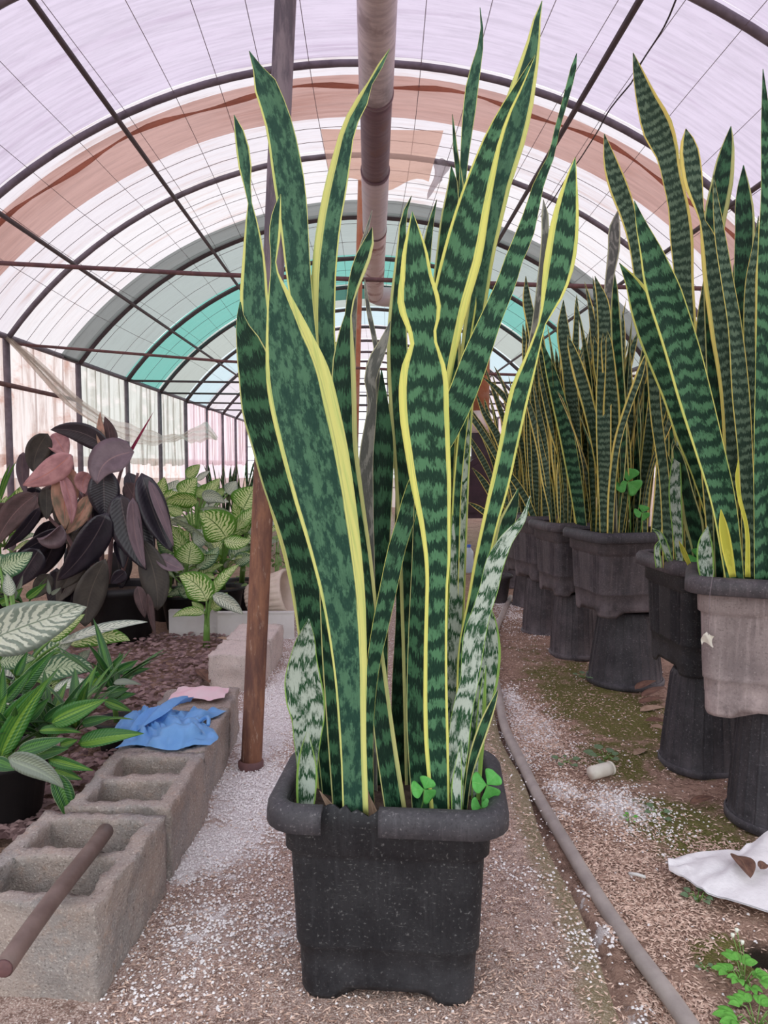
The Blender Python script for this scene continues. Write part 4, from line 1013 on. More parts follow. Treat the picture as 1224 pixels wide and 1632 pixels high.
# ------------------------------------------------------------------ concrete blocks
def cinder(label, x0, x1, y0, y1, z1, yaw=0, cells=True, z0=-.02, mat='block', seed=0, wall=.035):
    def lin(a, b, st=.013): return list(np.linspace(a, b, max(2, int(round((b - a) / st)) + 1)))[:-1]
    ym = (y0 + y1) / 2
    X = lin(x0, x0 + wall) + lin(x0 + wall, x1 - wall) + lin(x1 - wall, x1) + [x1]
    Y = lin(y0, y0 + wall) + lin(y0 + wall, ym - wall / 2) + lin(ym - wall / 2, ym + wall / 2) + lin(ym + wall / 2, y1 - wall) + lin(y1 - wall, y1) + [y1]
    Z = lin(z0, z0 + .05) + lin(z0 + .05, z1) + [z1]
    X, Y, Z = np.array(X), np.array(Y), np.array(Z)
    cx, cy, cz = (X[1:] + X[:-1]) / 2, (Y[1:] + Y[:-1]) / 2, (Z[1:] + Z[:-1]) / 2
    S = np.ones((len(cx), len(cy), len(cz)), bool)
    if cells:
        ix = (cx > x0 + wall) & (cx < x1 - wall)
        iy = ((cy > y0 + wall) & (cy < ym - wall / 2)) | ((cy > ym + wall / 2) & (cy < y1 - wall))
        iz = cz > z0 + .05
        S[np.ix_(ix, iy, iz)] = False
    idx = {}; V = []; Fc = []
    def vid(i, j, k):
        q = (i, j, k)
        if q not in idx: idx[q] = len(V); V.append((X[i], Y[j], Z[k]))
        return idx[q]
    Sp = np.pad(S, 1)
    for ax in range(3):
        for sg in (0, 1):
            nb = np.roll(Sp, -1 if sg else 1, axis=ax)[1:-1, 1:-1, 1:-1]
            for i, j, k in np.argwhere(S & ~nb):
                c_ = [i, j, k]; c_[ax] += sg
                a1, a2 = (ax + 1) % 3, (ax + 2) % 3
                qs = []
                for d1, d2 in ((0, 0), (1, 0), (1, 1), (0, 1)):
                    q = list(c_); q[a1] += d1; q[a2] += d2; qs.append(vid(*q))
                Fc.append(qs if sg else qs[::-1])
    V = np.array(V)
    r = np.random.default_rng(seed)
    d = (r.random(V.shape) - .5) * .006
    low = np.stack([vnoise(V[:, (a + 1) % 3] * 18 + seed, V[:, (a + 2) % 3] * 18, 40 + a) - .5 for a in range(3)], 1) * .014
    topw = np.clip((V[:, 2] - z1 + .012) / .012, 0, 1)
    low[:, 2] -= topw * .006 * vnoise(V[:, 0] * 40, V[:, 1] * 40, seed + 50)
    V = V + d + low * .7
    V = rotz(V, math.radians(yaw), ((x0 + x1) / 2, ym, 0))
    o = mesh('concrete_block', V, Fc, MT[mat])
    return tag(o, label, 'block', 'concrete blocks edging the bed')
cinder('nearest hollow concrete block with a wooden handle lying across it', -.775, -.485, 1.345, 1.70, .185, -5, seed=1)
cinder('hollow concrete block with two empty cells between the handle and the blue bag', -.72, -.465, 1.735, 2.07, .185, -2, seed=2)
cinder('hollow concrete block carrying the blue plastic bag', -.725, -.47, 2.09, 2.47, .18, 0, seed=3)
cinder('low concrete block piece with pinkish scraps behind the blue bag', -.73, -.475, 2.49, 2.72, .17, 2, cells=False, seed=4)
cinder('pale solid concrete block beside the rusty post', -.69, -.47, 3.22, 3.5, .165, -3, cells=False, mat='block_pale', seed=5)
cinder('pale concrete block nearest the white board', -.67, -.45, 3.52, 3.85, .165, -3, cells=False, mat='block_pale', seed=6)
# wooden handle
hd = thing('wooden_handle', 'dark brown worn wooden handle lying slantwise on the nearest block', 'handle', P(80, 1440, 1.4))
a, b = P(6, 1543, 1.10), P(168, 1322, 1.575)
q = np.linspace(0, 1, 14)[:, None]; l = a + (b - a) * q + A(0, 0, .004) * np.sin(q * 5)
mesh('shaft', *tube(l, np.linspace(.0155, .0175, 14), 14), MT['wood'], hd)
mesh('end_cap', *tube([a + nz(a - b) * .001, a + nz(a - b) * .004], [.0145, .012], 14), MT['rust_bar'], hd)
# blue bag
bag = thing('plastic_bag', 'crumpled light blue plastic bag on a concrete block', 'bag', A(-.62, 2.25, .18))
def bagfn(s, t):
    x = -.755 + .275 * s + .03 * np.sin(t * 6 + 1); y = 2.10 + .30 * t + .02 * np.sin(s * 8)
    e = np.sin(pi * np.clip(s, .001, .999)) ** .4 * np.sin(pi * np.clip(t, .001, .999)) ** .4
    cr = np.abs(vnoise(s * 7 + t * 3, t * 5, 61) - .5) + .6 * np.abs(vnoise(s * 13, t * 11 + s * 4, 62) - .5)
    return np.stack([x + .02 * (vnoise(s * 5, t * 5, 63) - .5), y, .183 + e * (.012 + .10 * cr)], 1)
V, Fc = grid(36, 30, bagfn); mesh('bag_body', V, Fc, MT['blue_film'], bag)
def strip(p, q, w, wob, name):
    p, q = np.asarray(p, float), np.asarray(q, float)
    def fn(s, t):
        c = p + (q - p) * s[:, None]; ax = nz(q - p); sd = nz(np.cross(ax, A(0, 0, 1)))
        ww = w * (.6 + .4 * np.sin(pi * s))
        return c + sd * ((t - .5) * 2 * ww)[:, None] + A(0, 0, 1) * (wob * np.sin(s * pi) + .01 * np.sin(t * 8 + s * 7))[:, None]
    V, Fc = grid(16, 6, fn); mesh(name, V, Fc, MT['blue_film'], bag)
strip(A(-.70, 2.16, .20), A(-.585, 2.42, .225), .028, .03, 'handle_loop')
th = np.linspace(0, 1.7 * pi, 14)
V, Fc = tube(np.stack([-.51 + .03 * np.cos(th), 2.20 + .05 * np.sin(th), .215 + .012 * np.sin(th * 2)], 1), .006, 6); mesh('handle_loop', V, Fc, MT['blue_film'], bag)
def pk(s, t):
    x = -.69 + .19 * s; y = 2.53 + .14 * t
    return np.stack([x, y, .182 + .018 * np.sin(pi * s) * np.sin(pi * t) + .012 * vnoise(s * 8, t * 6, 71)], 1)
V, Fc = grid(18, 12, pk); tag(mesh('plastic_scrap', V, Fc, MT['pink_film']), 'crumpled pale pink plastic scrap behind the blue bag', 'scrap')
# white boards
for x0, x1, y, lb in ((-1.15, -.865, 4.27, 'white board edging the bed, shorter piece right of the rubber plant pot'), (-.855, -.42, 4.20, 'white board edging the bed, longer piece passing behind the rusty post')):
    b = thing('edging_board', lb, 'board', A((x0 + x1) / 2, y, 0), 'white boards edging the bed')
    mesh('plank', *box(x0, x1, y, y + .03, -.02, .15), MT['white_board'], b, smooth=False)
    mesh('plank_cap', *box(x0, x1, y - .006, y + .036, .15, .157), MT['white_board'], b, smooth=False)
# cream ribbed planter lying on its side
cp = thing('ribbed_planter', 'cream ribbed ceramic planter tipped on its side behind the rusty post', 'planter', A(-.62, 4.42, .05))
mod = lambda th, k: .004 * (np.abs(((th * 22 / (2 * pi)) % 1) - .5) < .3) if 1 <= k <= 5 else 0 * th
V, Fc = lathe([(.001, 0), (.085, 0), (.095, .02), (.12, .12), (.135, .21), (.14, .235), (.14, .25), (.127, .25), (.118, .18), (.08, .03)], 176, (0, 0, 0), mod=mod)
Rm = np.array(Matrix.Rotation(math.radians(78), 3, 'Y') @ Matrix.Rotation(0, 3, 'Z'))
V = (Rm @ V.T).T; V = rotz(V, math.radians(-14)) + A(-.70, 4.42, .19)
mesh('planter_wall', V, Fc, MT['cream'], cp)

# ------------------------------------------------------------------ rusty post and flue
b0 = P(400, 1228, 2.40); t0 = P(455, 0, 2.44); top = t0 + (t0 - b0) * ((3.28 - t0[2]) / (t0[2] - b0[2]))
b0[2] = -.01
post = thing('support_post', 'leaning rusty round steel post left of the large snake plant', 'post', b0)
mesh('post_pipe', *tube([b0 + (top - b0) * k for k in np.linspace(0, 1, 16)], .0345, 20), MT['rust_post'], post)
V, Fc = lathe([(.034, 0), (.042, .004), (.042, .03), (.034, .036)], 24, b0); mesh('base_collar', V, Fc, MT['rust_bar'], post)
p2 = thing('slim_post', 'slim pale rusty post beside the flue pipe in the middle distance', 'post', A(P(560, 900, 6.4)[0], 6.4, 0))
q0, q1 = P(560, 925, 6.4), P(576, 235, 6.4); q0[2] = 0; q1[2] = min(q1[2], 3.38)
mesh('post_pipe', *tube([q0, (q0 + q1) / 2, q1], .03, 12), MT['flue_e'], p2)
flue = thing('flue_pipe', 'long mottled flue pipe hanging under the roof along the tunnel', 'pipe', P(600, 250, 4.6))
fa, fb = P(601, 0, 3.3), P(596, 468, 8.0)
def fpt(k): return fa + (fb - fa) * k
fr = lambda k: .088 + .012 * k
def py_of(p):
    d = CAMR.T @ (p - CAMP); return 816 - F * d[1] / -d[2]
def k_at(py):
    lo, hi = -.9, 1.05
    for _ in range(40):
        m = (lo + hi) / 2
        if py_of(fpt(m)) < py: lo = m
        else: hi = m
    return lo
ks = [-.62, k_at(148), k_at(272), k_at(365), 1.0]
for (k0, k1), mm in zip(zip(ks[:-1], ks[1:]), ('flue_a', 'flue_b', 'flue_c', 'flue_d')):
    l = [fpt(k) for k in np.linspace(k0, k1, 8)]
    mesh('pipe_section', *tube(l, [fr(k) - (.003 if mm in ('flue_b',) else 0) for k in np.linspace(k0, k1, 8)], 28), MT[mm], flue)
    l = [fpt(k0 - .003), fpt(k0 + .003)]
    mesh('joint_band', *tube(l, fr(k0) + .004, 28), MT['flue_b'], flue)
for k in (k_at(60), k_at(200), k_at(320), k_at(400)):
    c = fpt(k); V, Fc = tube([c + A(0, 0, fr(k)), A(c[0], c[1], RZ0 + math.sqrt(RR ** 2 - c[0] ** 2) - .03)], .0025, 5)
    mesh('hanger_wire', V, Fc, MT['wire'], flue)
sx, sy = P(766, 700, 8.05)[0], 8.05
zh = fb[2] - .02
l = [fb, fb + A(.08, .05, -.02), A(fb[0] + .3, 8.07, zh), A(sx - .3, 8.07, zh), A(sx, 8.07, zh)]
mesh('cross_pipe', *tube(catmull(np.hstack([np.array(l)]), 20)[:, :3], .1, 24), MT['flue_c'], flue)
stove = thing('heating_stove', 'maroon domed heating stove with orange flue at the far end of the path', 'stove', A(sx, 8.3, 0))
z_s = P(766, 725, 8.05)[2]
V, Fc = tube([A(sx, 8.07, z_s - .3), A(sx, 8.07, P(766, 690, 8.05)[2])], .1, 24); mesh('flue_collar', V, Fc, MT['maroon'], stove)
V, Fc = tube([A(sx, 8.07, P(766, 690, 8.05)[2]), A(sx, 8.07, P(766, 655, 8.05)[2])], .1, 24); mesh('flue_lower', V, Fc, MT['flue_d'], stove)
V, Fc = tube([A(sx, 8.07, P(766, 655, 8.05)[2]), A(sx, 8.07, zh - .06)], .095, 24); mesh('flue_upper', V, Fc, MT['flue_e'], stove)
zb, zt = .42, z_s
xa, xb = sx - .22, sx + .35
def dome(y):
    a = np.linspace(0, pi, 17)
    xc = (xa + xb) / 2; w = (xb - xa) / 2
    pts = [(xa, zb)] + [(xc - w * math.cos(t), zt - .28 + .28 * math.sin(t)) for t in a] + [(xb, zb)]
    return np.array([(x, y, z) for x, z in pts])
V, Fc = rings([dome(7.92), dome(8.85)], True, True, True); mesh('stove_body', V, Fc, MT['maroon'], stove, smooth=False)
V, Fc = rings([dome(7.905) * A(1, 1, 1), dome(7.925)], True, True, True)
cen = A((xa + xb) / 2, 7.915, (zb + zt) / 2); V = (V - cen) * A(.82, 1, .82) + cen; mesh('stove_door', V, Fc, MT['maroon'], stove, smooth=False)
for x in (xa + .04, xb - .04):
    for y in (7.97, 8.8): mesh('leg', *box(x - .025, x + .025, y - .025, y + .025, 0, zb), MT['maroon'], stove, smooth=False)
# water bottle
wbz = 0.0
g = gpt(747, 912); bt = thing('water_bottle', 'small water bottle with blue cap on the path before the stove', 'bottle', g)
g = A(g[0], g[1], 0)
V, Fc = lathe([(.001, .0), (.042, 0), (.045, .01), (.045, .12), (.042, .14), (.045, .16), (.043, .19), (.02, .225), (.016, .235)], 24, g); mesh('bottle_body', V, Fc, MT['bottle'], bt)
V, Fc = lathe([(.019, .232), (.019, .258), (.001, .26)], 20, g); mesh('bottle_cap', V, Fc, MT['blue_cap'], bt)

# hose
hp = [gpt(1165, 1735), gpt(1100, 1632), gpt(1010, 1505), gpt(940, 1402), gpt(880, 1305), gpt(838, 1225), gpt(808, 1165), gpt(795, 1110), gpt(788, 1060), gpt(787, 1020), gpt(795, 990), gpt(806, 966), gpt(814, 950)]
hp = np.array(hp); hp[:, 2] = -.006
Q = catmull(hp, 90); Q[:, 2] = -.008 + .004 * np.sin(np.arange(90) * .5)
tag(mesh('hose', *tube(Q, .0175, 12), MT['hose']), 'grey plastic hose running along the edge of the path', 'hose')

# white sack sheet with dry leaves on it
def sack(s, t):
    tp = np.array([(1063, 1379), (1095, 1371), (1140, 1368), (1178, 1371), (1200, 1358), (1240, 1335), (1320, 1318)], float)
    bt_ = np.array([(1066, 1388), (1090, 1402), (1110, 1418), (1128, 1428), (1160, 1437), (1224, 1458), (1320, 1480)], float)
    k = s * 6; i = np.clip(k.astype(int), 0, 5); f = (k - i)[:, None]
    a = tp[i] * (1 - f) + tp[i + 1] * f; b = bt_[i] * (1 - f) + bt_[i + 1] * f
    p = a * (1 - t[:, None]) + b * t[:, None]
    W = np.array([G(x, y, .0) for x, y in p])
    W[:, 2] = .005 + .03 * s * (1 - t) + .012 * np.abs(np.sin(s * 9 + t * 4)) * np.sin(pi * t) + .01 * (vnoise(s * 12, t * 7, 81))
    return W
V, Fc = grid(50, 16, sack); Vb = V.copy(); Vb[:, 2] -= .004
n = len(V); F2 = Fc + [[i + n for i in f[::-1]] for f in Fc]
tag(mesh('sack_sheet', np.vstack([V, Vb]), F2, MT['white_cloth']), 'white woven plastic sheet lying crumpled at the right edge', 'sheet')
def ground_leaf(px, py, dx, dy, hw, mat, label, z=.0, name='dry_leaf', group='dry leaves on the ground', prof='ovate', up=.012):
    a, b = G(px, py, z), G(px + dx, py + dy, z)
    a[2] += .004; b[2] += .004
    o = blade(None, name, a, b, hw, A(.1, -.2, 1), (0, 0, up), mat, prof, .25, 0, 12, .0008)
    return tag(o, label, 'leaf', group)
ground_leaf(1176, 1366, 20, 36, .028, 'dry', 'large curled dark dry leaf on the white sheet', .035)
ground_leaf(1212, 1388, 10, -8, .012, 'dry', 'small dark dry leaf at the edge of the white sheet', .035)
ground_leaf(1010, 1205, 22, -8, .014, 'dry_tan', 'pale pinkish dry leaf on moss left of the upturned pots', -.02)
ground_leaf(1100, 1283, 40, -10, .015, 'dry', 'dark dry leaf on moss before the upturned pots', -.02)
for k, (px, py, dx, dy) in enumerate(((1020, 1135, 40, -6), (1028, 1150, 38, 4), (1018, 1122, 44, -8), (1036, 1160, 26, 6), (1022, 1112, 40, -16), (1012, 1100, 34, -14))):
    ground_leaf(px, py, dx, dy, .02, 'dry' if k % 3 else 'dry_tan', ('pale tan dry leaf low in the pile between the second and third upturned pots', 'second lowest dark dry leaf of the pile between the upturned pots', 'dark dry leaf in the middle of the pile between the upturned pots', 'lowest small pale dry leaf of the pile between the upturned pots', 'dark dry leaf second from the top of the pile between the upturned pots', 'topmost dark dry leaf of the pile against the third upturned pot')[k], -.02 + .006 * k, group='dry leaves piled between the upturned pots')
ground_leaf(345, 1018, 24, 6, .02, 'dry_tan', 'pale dry leaf lying at the foot of the small dumb cane', .05)
ground_leaf(315, 1068, 20, 22, .03, 'dry', 'large mauve dry leaf on the bark by the pale block', .045)
# bottle cap, stick
c0, c1 = G(942, 1238, -.012), G(972, 1230, -.012)
c0[2] = c1[2] = .0
ca = thing('plastic_tub', 'small off-white plastic tub lying on its side on the moss', 'tub', (c0 + c1) / 2)
mesh('tub_wall', *tube([c0 + (c1 - c0) * k for k in (0, .3, .7, 1)], [.021, .022, .022, .02], 20), MT['cap_white'], ca)
mesh('tub_rim', *tube([c1, c1 + (c1 - c0) * .06], .0225, 20), MT['cap_white'], ca)
s0, s1 = G(1002, 1392, -.01), G(1029, 1398, -.01)
tag(mesh('white_stick', *tube([s0, (s0 + s1) / 2 + A(0, 0, .002), s1], [.004, .0045, .004], 8), MT['white_board']), 'short white plastic stick on the rice hulls', 'stick')
# paper scrap on a thread on the nearest planter
tg = thing('paper_scrap', 'yellowish paper scrap hanging on a thread from the mud-stained planter', 'scrap', P(1128, 1018, 1.93))
l = [P(1137, 908, 1.87), P(1131, 950, 1.90), P(1129, 1012, 1.93)]
mesh('thread', *tube(l, .0008, 5), MT['string'], tg)
def scr(s, t):
    c = P(1128, 1019, 1.925)
    return c + np.stack([(s - .5) * .03, .008 * np.sin(s * 6 + t * 4), (t - .5) * .03 + .006 * np.sin(s * 5)], 1)
V, Fc = grid(8, 8, scr); mesh('paper', V, Fc, MT['cap_white'], tg)
# cable hanging from the roof
cb = [(1085, -20, 3.6), (1060, 40, 3.7), (1022, 100, 3.9), (1000, 140, 4.0), (975, 170, 4.1), (955, 205, 4.2), (930, 245, 4.4), (905, 280, 4.6), (880, 320, 4.9), (862, 345, 5.1)]
def under_roof(px, py, gap):
    lo, hi = .5, 12.0
    for _ in range(40):
        m = (lo + hi) / 2; p = P(px, py, m)
        if math.hypot(p[0], p[2] - RZ0) < RR - gap: lo = m
        else: hi = m
    return P(px, py, lo)
cb = [under_roof(p[0], p[1], .07 + .03 * math.sin(k * 1.7)) for k, p in enumerate(cb)]
tag(mesh('cable', *tube(catmull(np.array(cb), 40), .0045, 6), MT['wire']), 'thin dark loose cable sagging under the right side of the roof', 'cable')
# draped plastic film by the left wall
dp = np.array([A(-2.83, 5.95, 2.0), P(60, 585, 5.85), P(110, 636, 5.9), P(160, 670, 6.1), P(200, 688, 6.6), P(250, 700, 7.6), P(300, 694, 9.0), P(330, 690, 10.2), P(345, 700, 10.6)])
Q = catmull(dp, 60)
wid = np.interp(np.arange(60), [0, 8, 20, 30, 38, 46, 52, 59], [.02, .05, .085, .05, .04, .13, .15, .02])
def drp(s_, t_):
    k = s_ * 59; i = np.clip(k.astype(int), 0, 58); f = (k - i)[:, None]
    c = Q[i] * (1 - f) + Q[i + 1] * f; w = np.interp(k, np.arange(60), wid)
    off = (t_ - .5) * 2 * w
    return c + np.stack([.35 * off + .02 * np.sin(t_ * 19 + s_ * 9), .03 * np.sin(t_ * 26 + s_ * 4), off * .9 + .01 * np.sin(s_ * 40 + t_ * 5)], 1)
V, Fc = grid(60, 22, drp)
tag(mesh('plastic_film', V, Fc, M_film('film_clear', (.93, .91, .88), (.7, .66, .62), .4, (8, 8, 8), .5)), 'loose clear plastic film drooping in a twisted rope along the left wall', 'film')

# ------------------------------------------------------------------ rubber plant
RC = A(*P(195, 940, 4.25)); RC[2] = 0
rp = thing('potted_rubber_plant', 'dark burgundy rubber plant with drooping leaves in a black pot', 'plant', RC)
V, Fc = lathe([(.15, .0), (.155, .0), (.2, .27), (.225, .275), (.23, .30), (.215, .315), (.195, .30), (.18, .25)], 40, RC, cap0=True); mesh('pot_wall', V, Fc, MT['pot_black'], rp)
V, Fc = lathe([(.19, .27), (.001, .28)], 24, RC); mesh('soil', V, Fc, MT['soil'], rp)
def rz(x, y): return x / 2.55, 640 + y / 2.55
stems = [[(440, 740), (450, 600), (460, 450), (480, 330), (505, 245)], [(380, 740), (370, 560), (330, 400), (300, 300), (290, 220)], [(410, 740), (420, 500), (430, 330), (440, 195)], [(360, 740), (280, 560), (200, 470), (150, 390)], [(480, 740), (520, 600), (540, 420), (560, 290)]]
for st in stems:
    l = catmull(np.array([P(*rz(*q), 4.25) for q in st]), 16); mesh('stem', *tube(l, np.linspace(.014, .008, 16), 8), MT['rub_brown'], rp)
def R(b, t, w, mat, D=4.2, roll=0, bend=(0, 0), bd=0.0, dt=0.0, **k):
    bb, tt = rz(*b), rz(*t)
    bl(rp, 'leaf', (*bb, D), (*tt, D + dt), w / 2.55, 'rub_' + mat, roll, (bend[0] / 2.55, bend[1] / 2.55), bd, **k)
R((440, 195), (205, 115), 48, 'dark', 4.2, 18, (20, -55), fold=.15)
R((415, 190), (407, 40), 17, 'peach', 4.2, 0, (-6, 0), prof='lance')
R((440, 195), (425, 60), 38, 'brown', 4.24, 25, (24, 0), prof='lance')
R((500, 255), (625, 40), 9, 'red', 4.15, 0, prof='spike', nseg=10)
R((545, 205), (395, 335), 80, 'mauve', 4.05, -25, (-70, -50), fold=.3, dt=-.06)
R((290, 215), (92, 340), 55, 'pink', 4.05, -10, (10, 25), fold=-.12)
R((215, 130), (275, 225), 45, 'pink', 4.3, 0)
R((195, 130), (140, 290), 50, 'grey', 4.25, 15, (-40, 0))
R((95, 205), (105, 380), 30, 'mauve', 4.3, 30, (-20, 0))
R((170, 200), (260, 330), 55, 'dark', 4.3, 0)
R((360, 290), (345, 375), 42, 'pink', 4.1, 20, (-30, -10))
R((280, 260), (265, 520), 55, 'peach', 4.12, 0, (-20, 0), fold=.1)
R((250, 300), (290, 500), 30, 'pink', 4.08, 25, (30, 0))
R((360, 380), (265, 540), 34, 'peach', 4.14, 0, (20, 20))
R((190, 350), (190, 480), 34, 'grey', 4.16, 0)
R((420, 265), (425, 470), 62, 'dark', 4.14, 0, (0, -10), prof='ellip')
R((435, 452), (232, 728), 66, 'dark', 4.0, 8, (30, 30), fold=.14)
R((150, 378), (-25, 600), 55, 'brown', 4.1, -12, (-30, -40), fold=.2)
R((160, 430), (10, 605), 30, 'dark', 4.06, 30, (10, 20))
R((40, 420), (-60, 500), 40, 'brown', 4.15, 0)
R((250, 500), (150, 555), 42, 'mauve', 4.05, 40, (0, 30), cup=.9, fold=.4)
R((250, 520), (60, 625), 34, 'dark', 4.08, 20)
R((490, 375), (595, 685), 66, 'dark', 4.05, -20, (-40, 0), fold=.4)
R((540, 390), (592, 680), 34, 'mauve', 4.0, 25, (-30, 20), fold=.1)
R((575, 290), (700, 610), 60, 'dark', 4.1, 10, (-10, 40), fold=.3)
R((605, 320), (706, 590), 26, 'mauve', 4.07, 30, (10, 10), fold=.1)
R((545, 400), (620, 660), 50, 'dark', 4.15, 0)
R((430, 640), (345, 915), 62, 'grey', 3.98, 10, (-40, 0), fold=.1, prof='ellip')
R((575, 560), (640, 850), 58, 'grey', 4.08, -10, (40, 0), fold=.12, prof='ellip')
R((640, 625), (750, 680), 36, 'mauve', 4.1, 20, (0, 20))
R((600, 780), (632, 955), 18, 'brown', 3.98, 30, (-10, 0), fold=.5)
R((560, 750), (590, 880), 26, 'brown', 4.0, 0)
R((200, 700), (140, 800), 40, 'grey', 4.1, 10)
R((160, 600), (60, 760), 60, 'dark', 4.05, 0, (0, -10))
R((330, 640), (250, 760), 46, 'grey', 4.1, 0)
R((470, 560), (500, 680), 30, 'dark', 4.05, 20, cup=.8)
R((510, 690), (450, 740), 30, 'dark', 4.0, 10)
rg = np.random.default_rng(5)
for k in range(26):
    a = rg.random() * 2 * pi; zc = .35 + .75 * rg.random()
    x, y = 150 + 420 * rg.random(), 260 + 420 * rg.random()
    R((x, y), (x + (rg.random() - .5) * 160 + (x - 360) * .25, y + 110 + 120 * rg.random()), 38 + 22 * rg.random(), ('dark', 'dark', 'dark', 'brown', 'grey')[k % 5], 4.28 + .2 * rg.random(), (rg.random() - .5) * 70, bd=.05 * rg.random())

# ------------------------------------------------------------------ dumb canes (dieffenbachia)
def dieff(name_label, root, crown, leaves, mats=('dieff',), pot=None, group='dumb cane plants in the left bed', extra=9):
    """root: ground point; crown: px,py,D; leaves: (base px,py,D),(tip px,py,D),hw px, roll, bend, mat"""
    o = thing('dumb_cane', name_label, 'plant', root, group)
    if pot:
        V, Fc = lathe([(pot * .75, 0), (pot, pot * 1.5), (pot * 1.12, pot * 1.52), (pot * 1.12, pot * 1.66), (pot * .95, pot * 1.6), (pot * .9, pot * 1.4)], 32, root, cap0=True); mesh('pot_wall', V, Fc, MT['pot_black'], o)
        V, Fc = lathe([(pot * .93, pot * 1.45), (.001, pot * 1.5)], 20, root); mesh('soil', V, Fc, MT['soil'], o)
    cr = P(*crown); bs = np.asarray(root, float) + A(0, 0, pot * 1.45 if pot else -.01)
    mesh('stalk', *tube([bs, bs * .5 + cr * .5, cr], [.02, .017, .012], 10), MT['stalk'], o)
    for b, t, w, roll, bend, m in leaves:
        bp = P(*b)
        l = np.array([bs * .55 + cr * .45, (bs * .2 + cr * .8) * .5 + bp * .5, bp])
        mesh('petiole', *tube(catmull(l, 8), np.linspace(.008, .005, 8), 6), MT['stalk'], o)
        bl(o, 'leaf', b, t, w, m, roll, bend, prof='ovate', fold=.22)
    rg = np.random.default_rng(int(abs(cr[0]) * 1000))
    for k in range(extra):
        a = 2 * pi * k / extra + rg.random() * .6; ln = .13 + .10 * rg.random()
        d = A(math.cos(a), math.sin(a) - .25, .15 + .5 * rg.random())
        b = cr + A(0, 0, -.05 - .16 * rg.random()) + d * .07
        mesh('petiole', *tube(np.array([cr - A(0, 0, .16), b]), .005, 6), MT['stalk'], o)
        blade(o, 'leaf', b, b + nz(d) * ln, ln * .3, A(0, -.55, 1) + d * .2, (0, 0, .035), ('dieff', 'dieff_dk', 'dieff', 'dieff_silver')[k % 4], 'ovate', .22)
    return o
def z3(x, y): return 230 + x / 4.896, 720 + y / 4.896
def dl(bx, by, tx, ty, w, D, m='dieff', roll=0, bend=(0, 0), dt=0.0):
    b, t = z3(bx, by), z3(tx, ty)
    return ((*b, D), (*t, D + dt), w / 4.896, roll, (bend[0] / 4.896, bend[1] / 4.896), m)
r1 = gpt(329, 1029, .0)
dieff('small lone dumb cane standing in the bark before the white board', r1, (*z3(490, 1230), r1[1]),
      [dl(485, 1170, 270, 970, 120, r1[1] - .05, 'dieff', 10, (60, -70)), dl(520, 1120, 740, 880, 55, r1[1], 'dieff', 30, (-20, -30)), dl(530, 1120, 770, 1270, 62, r1[1] - .1, 'dieff_silver', -20, (30, -30)),
       dl(470, 1260, 220, 1290, 40, r1[1] - .05, 'dieff', 0, (0, -60)), dl(460, 1250, 370, 1170, 40, r1[1], 'dieff', 0), dl(520, 1230, 650, 1100, 60, r1[1] + .04, 'dieff', 0)], extra=0)
def cen(px, py, D): q = P(px, py, D); return A(q[0], q[1], .0)
dieff('bright dumb cane with broad cream-veined leaf right of the rubber plant', cen(355, 930, 4.76), (*z3(600, 760), 4.66),
      [dl(640, 680, 430, 480, 150, 4.5, 'dieff', 0, (40, -40), -.1), dl(620, 690, 830, 680, 70, 4.45, 'dieff', 30, (20, 60)), dl(770, 450, 860, 270, 140, 4.75, 'dieff', 0), dl(720, 600, 870, 430, 60, 4.65, 'dieff', 20),
       dl(560, 780, 200, 520, 60, 4.55, 'dieff_silver', 60, (0, -90)), dl(700, 500, 430, 450, 40, 4.6, 'dieff_silver', 50, (0, -60)), dl(700, 850, 850, 820, 60, 4.6, 'dieff_dk')], pot=.13)
dieff('dumb cane with folded yellow-green leaf close behind the rubber plant tips', cen(292, 940, 4.5), (*z3(330, 880), 4.45),
      [dl(340, 880, 370, 700, 120, 4.4, 'dieff', 0, (0, 0)), dl(330, 860, 210, 570, 70, 4.5, 'dieff', 20, (30, 0)), dl(380, 700, 510, 640, 80, 4.55, 'dieff_silver', 20), dl(400, 900, 580, 740, 60, 4.45, 'dieff_dk', 0, (40, 20)), dl(300, 900, 200, 800, 60, 4.45, 'dieff_dk', 0),
       dl(350, 1140, 260, 1020, 45, 4.35, 'dieff_dk', 20), dl(340, 1060, 180, 1120, 40, 4.35, 'dieff_dk', 10)], pot=.13)
dieff('taller dumb cane with pointed leaves behind the other bright ones', cen(310, 890, 5.3), (*z3(400, 560), 5.3),
      [dl(300, 350, 410, 200, 90, 5.3, 'dieff', 20, (-20, 20)), dl(420, 390, 160, 400, 75, 5.2, 'dieff', 30, (0, -50)), dl(400, 330, 480, 300, 50, 5.3), dl(480, 350, 590, 210, 60, 5.35, 'dieff', 25), dl(450, 360, 630, 400, 60, 5.2, 'dieff_silver', -20, (0, -60)),
       dl(620, 330, 560, 300, 40, 5.4), dl(650, 330, 720, 230, 60, 5.5, 'dieff_silver', 10), dl(330, 200, 435, 100, 50, 5.5, 'dieff', 10), dl(410, 220, 510, 150, 30, 5.5, 'dieff_silver', 30), dl(300, 480, 170, 440, 50, 5.2, 'dieff'), dl(330, 520, 190, 560, 50, 5.1, 'dieff_silver', 30)], pot=.14)
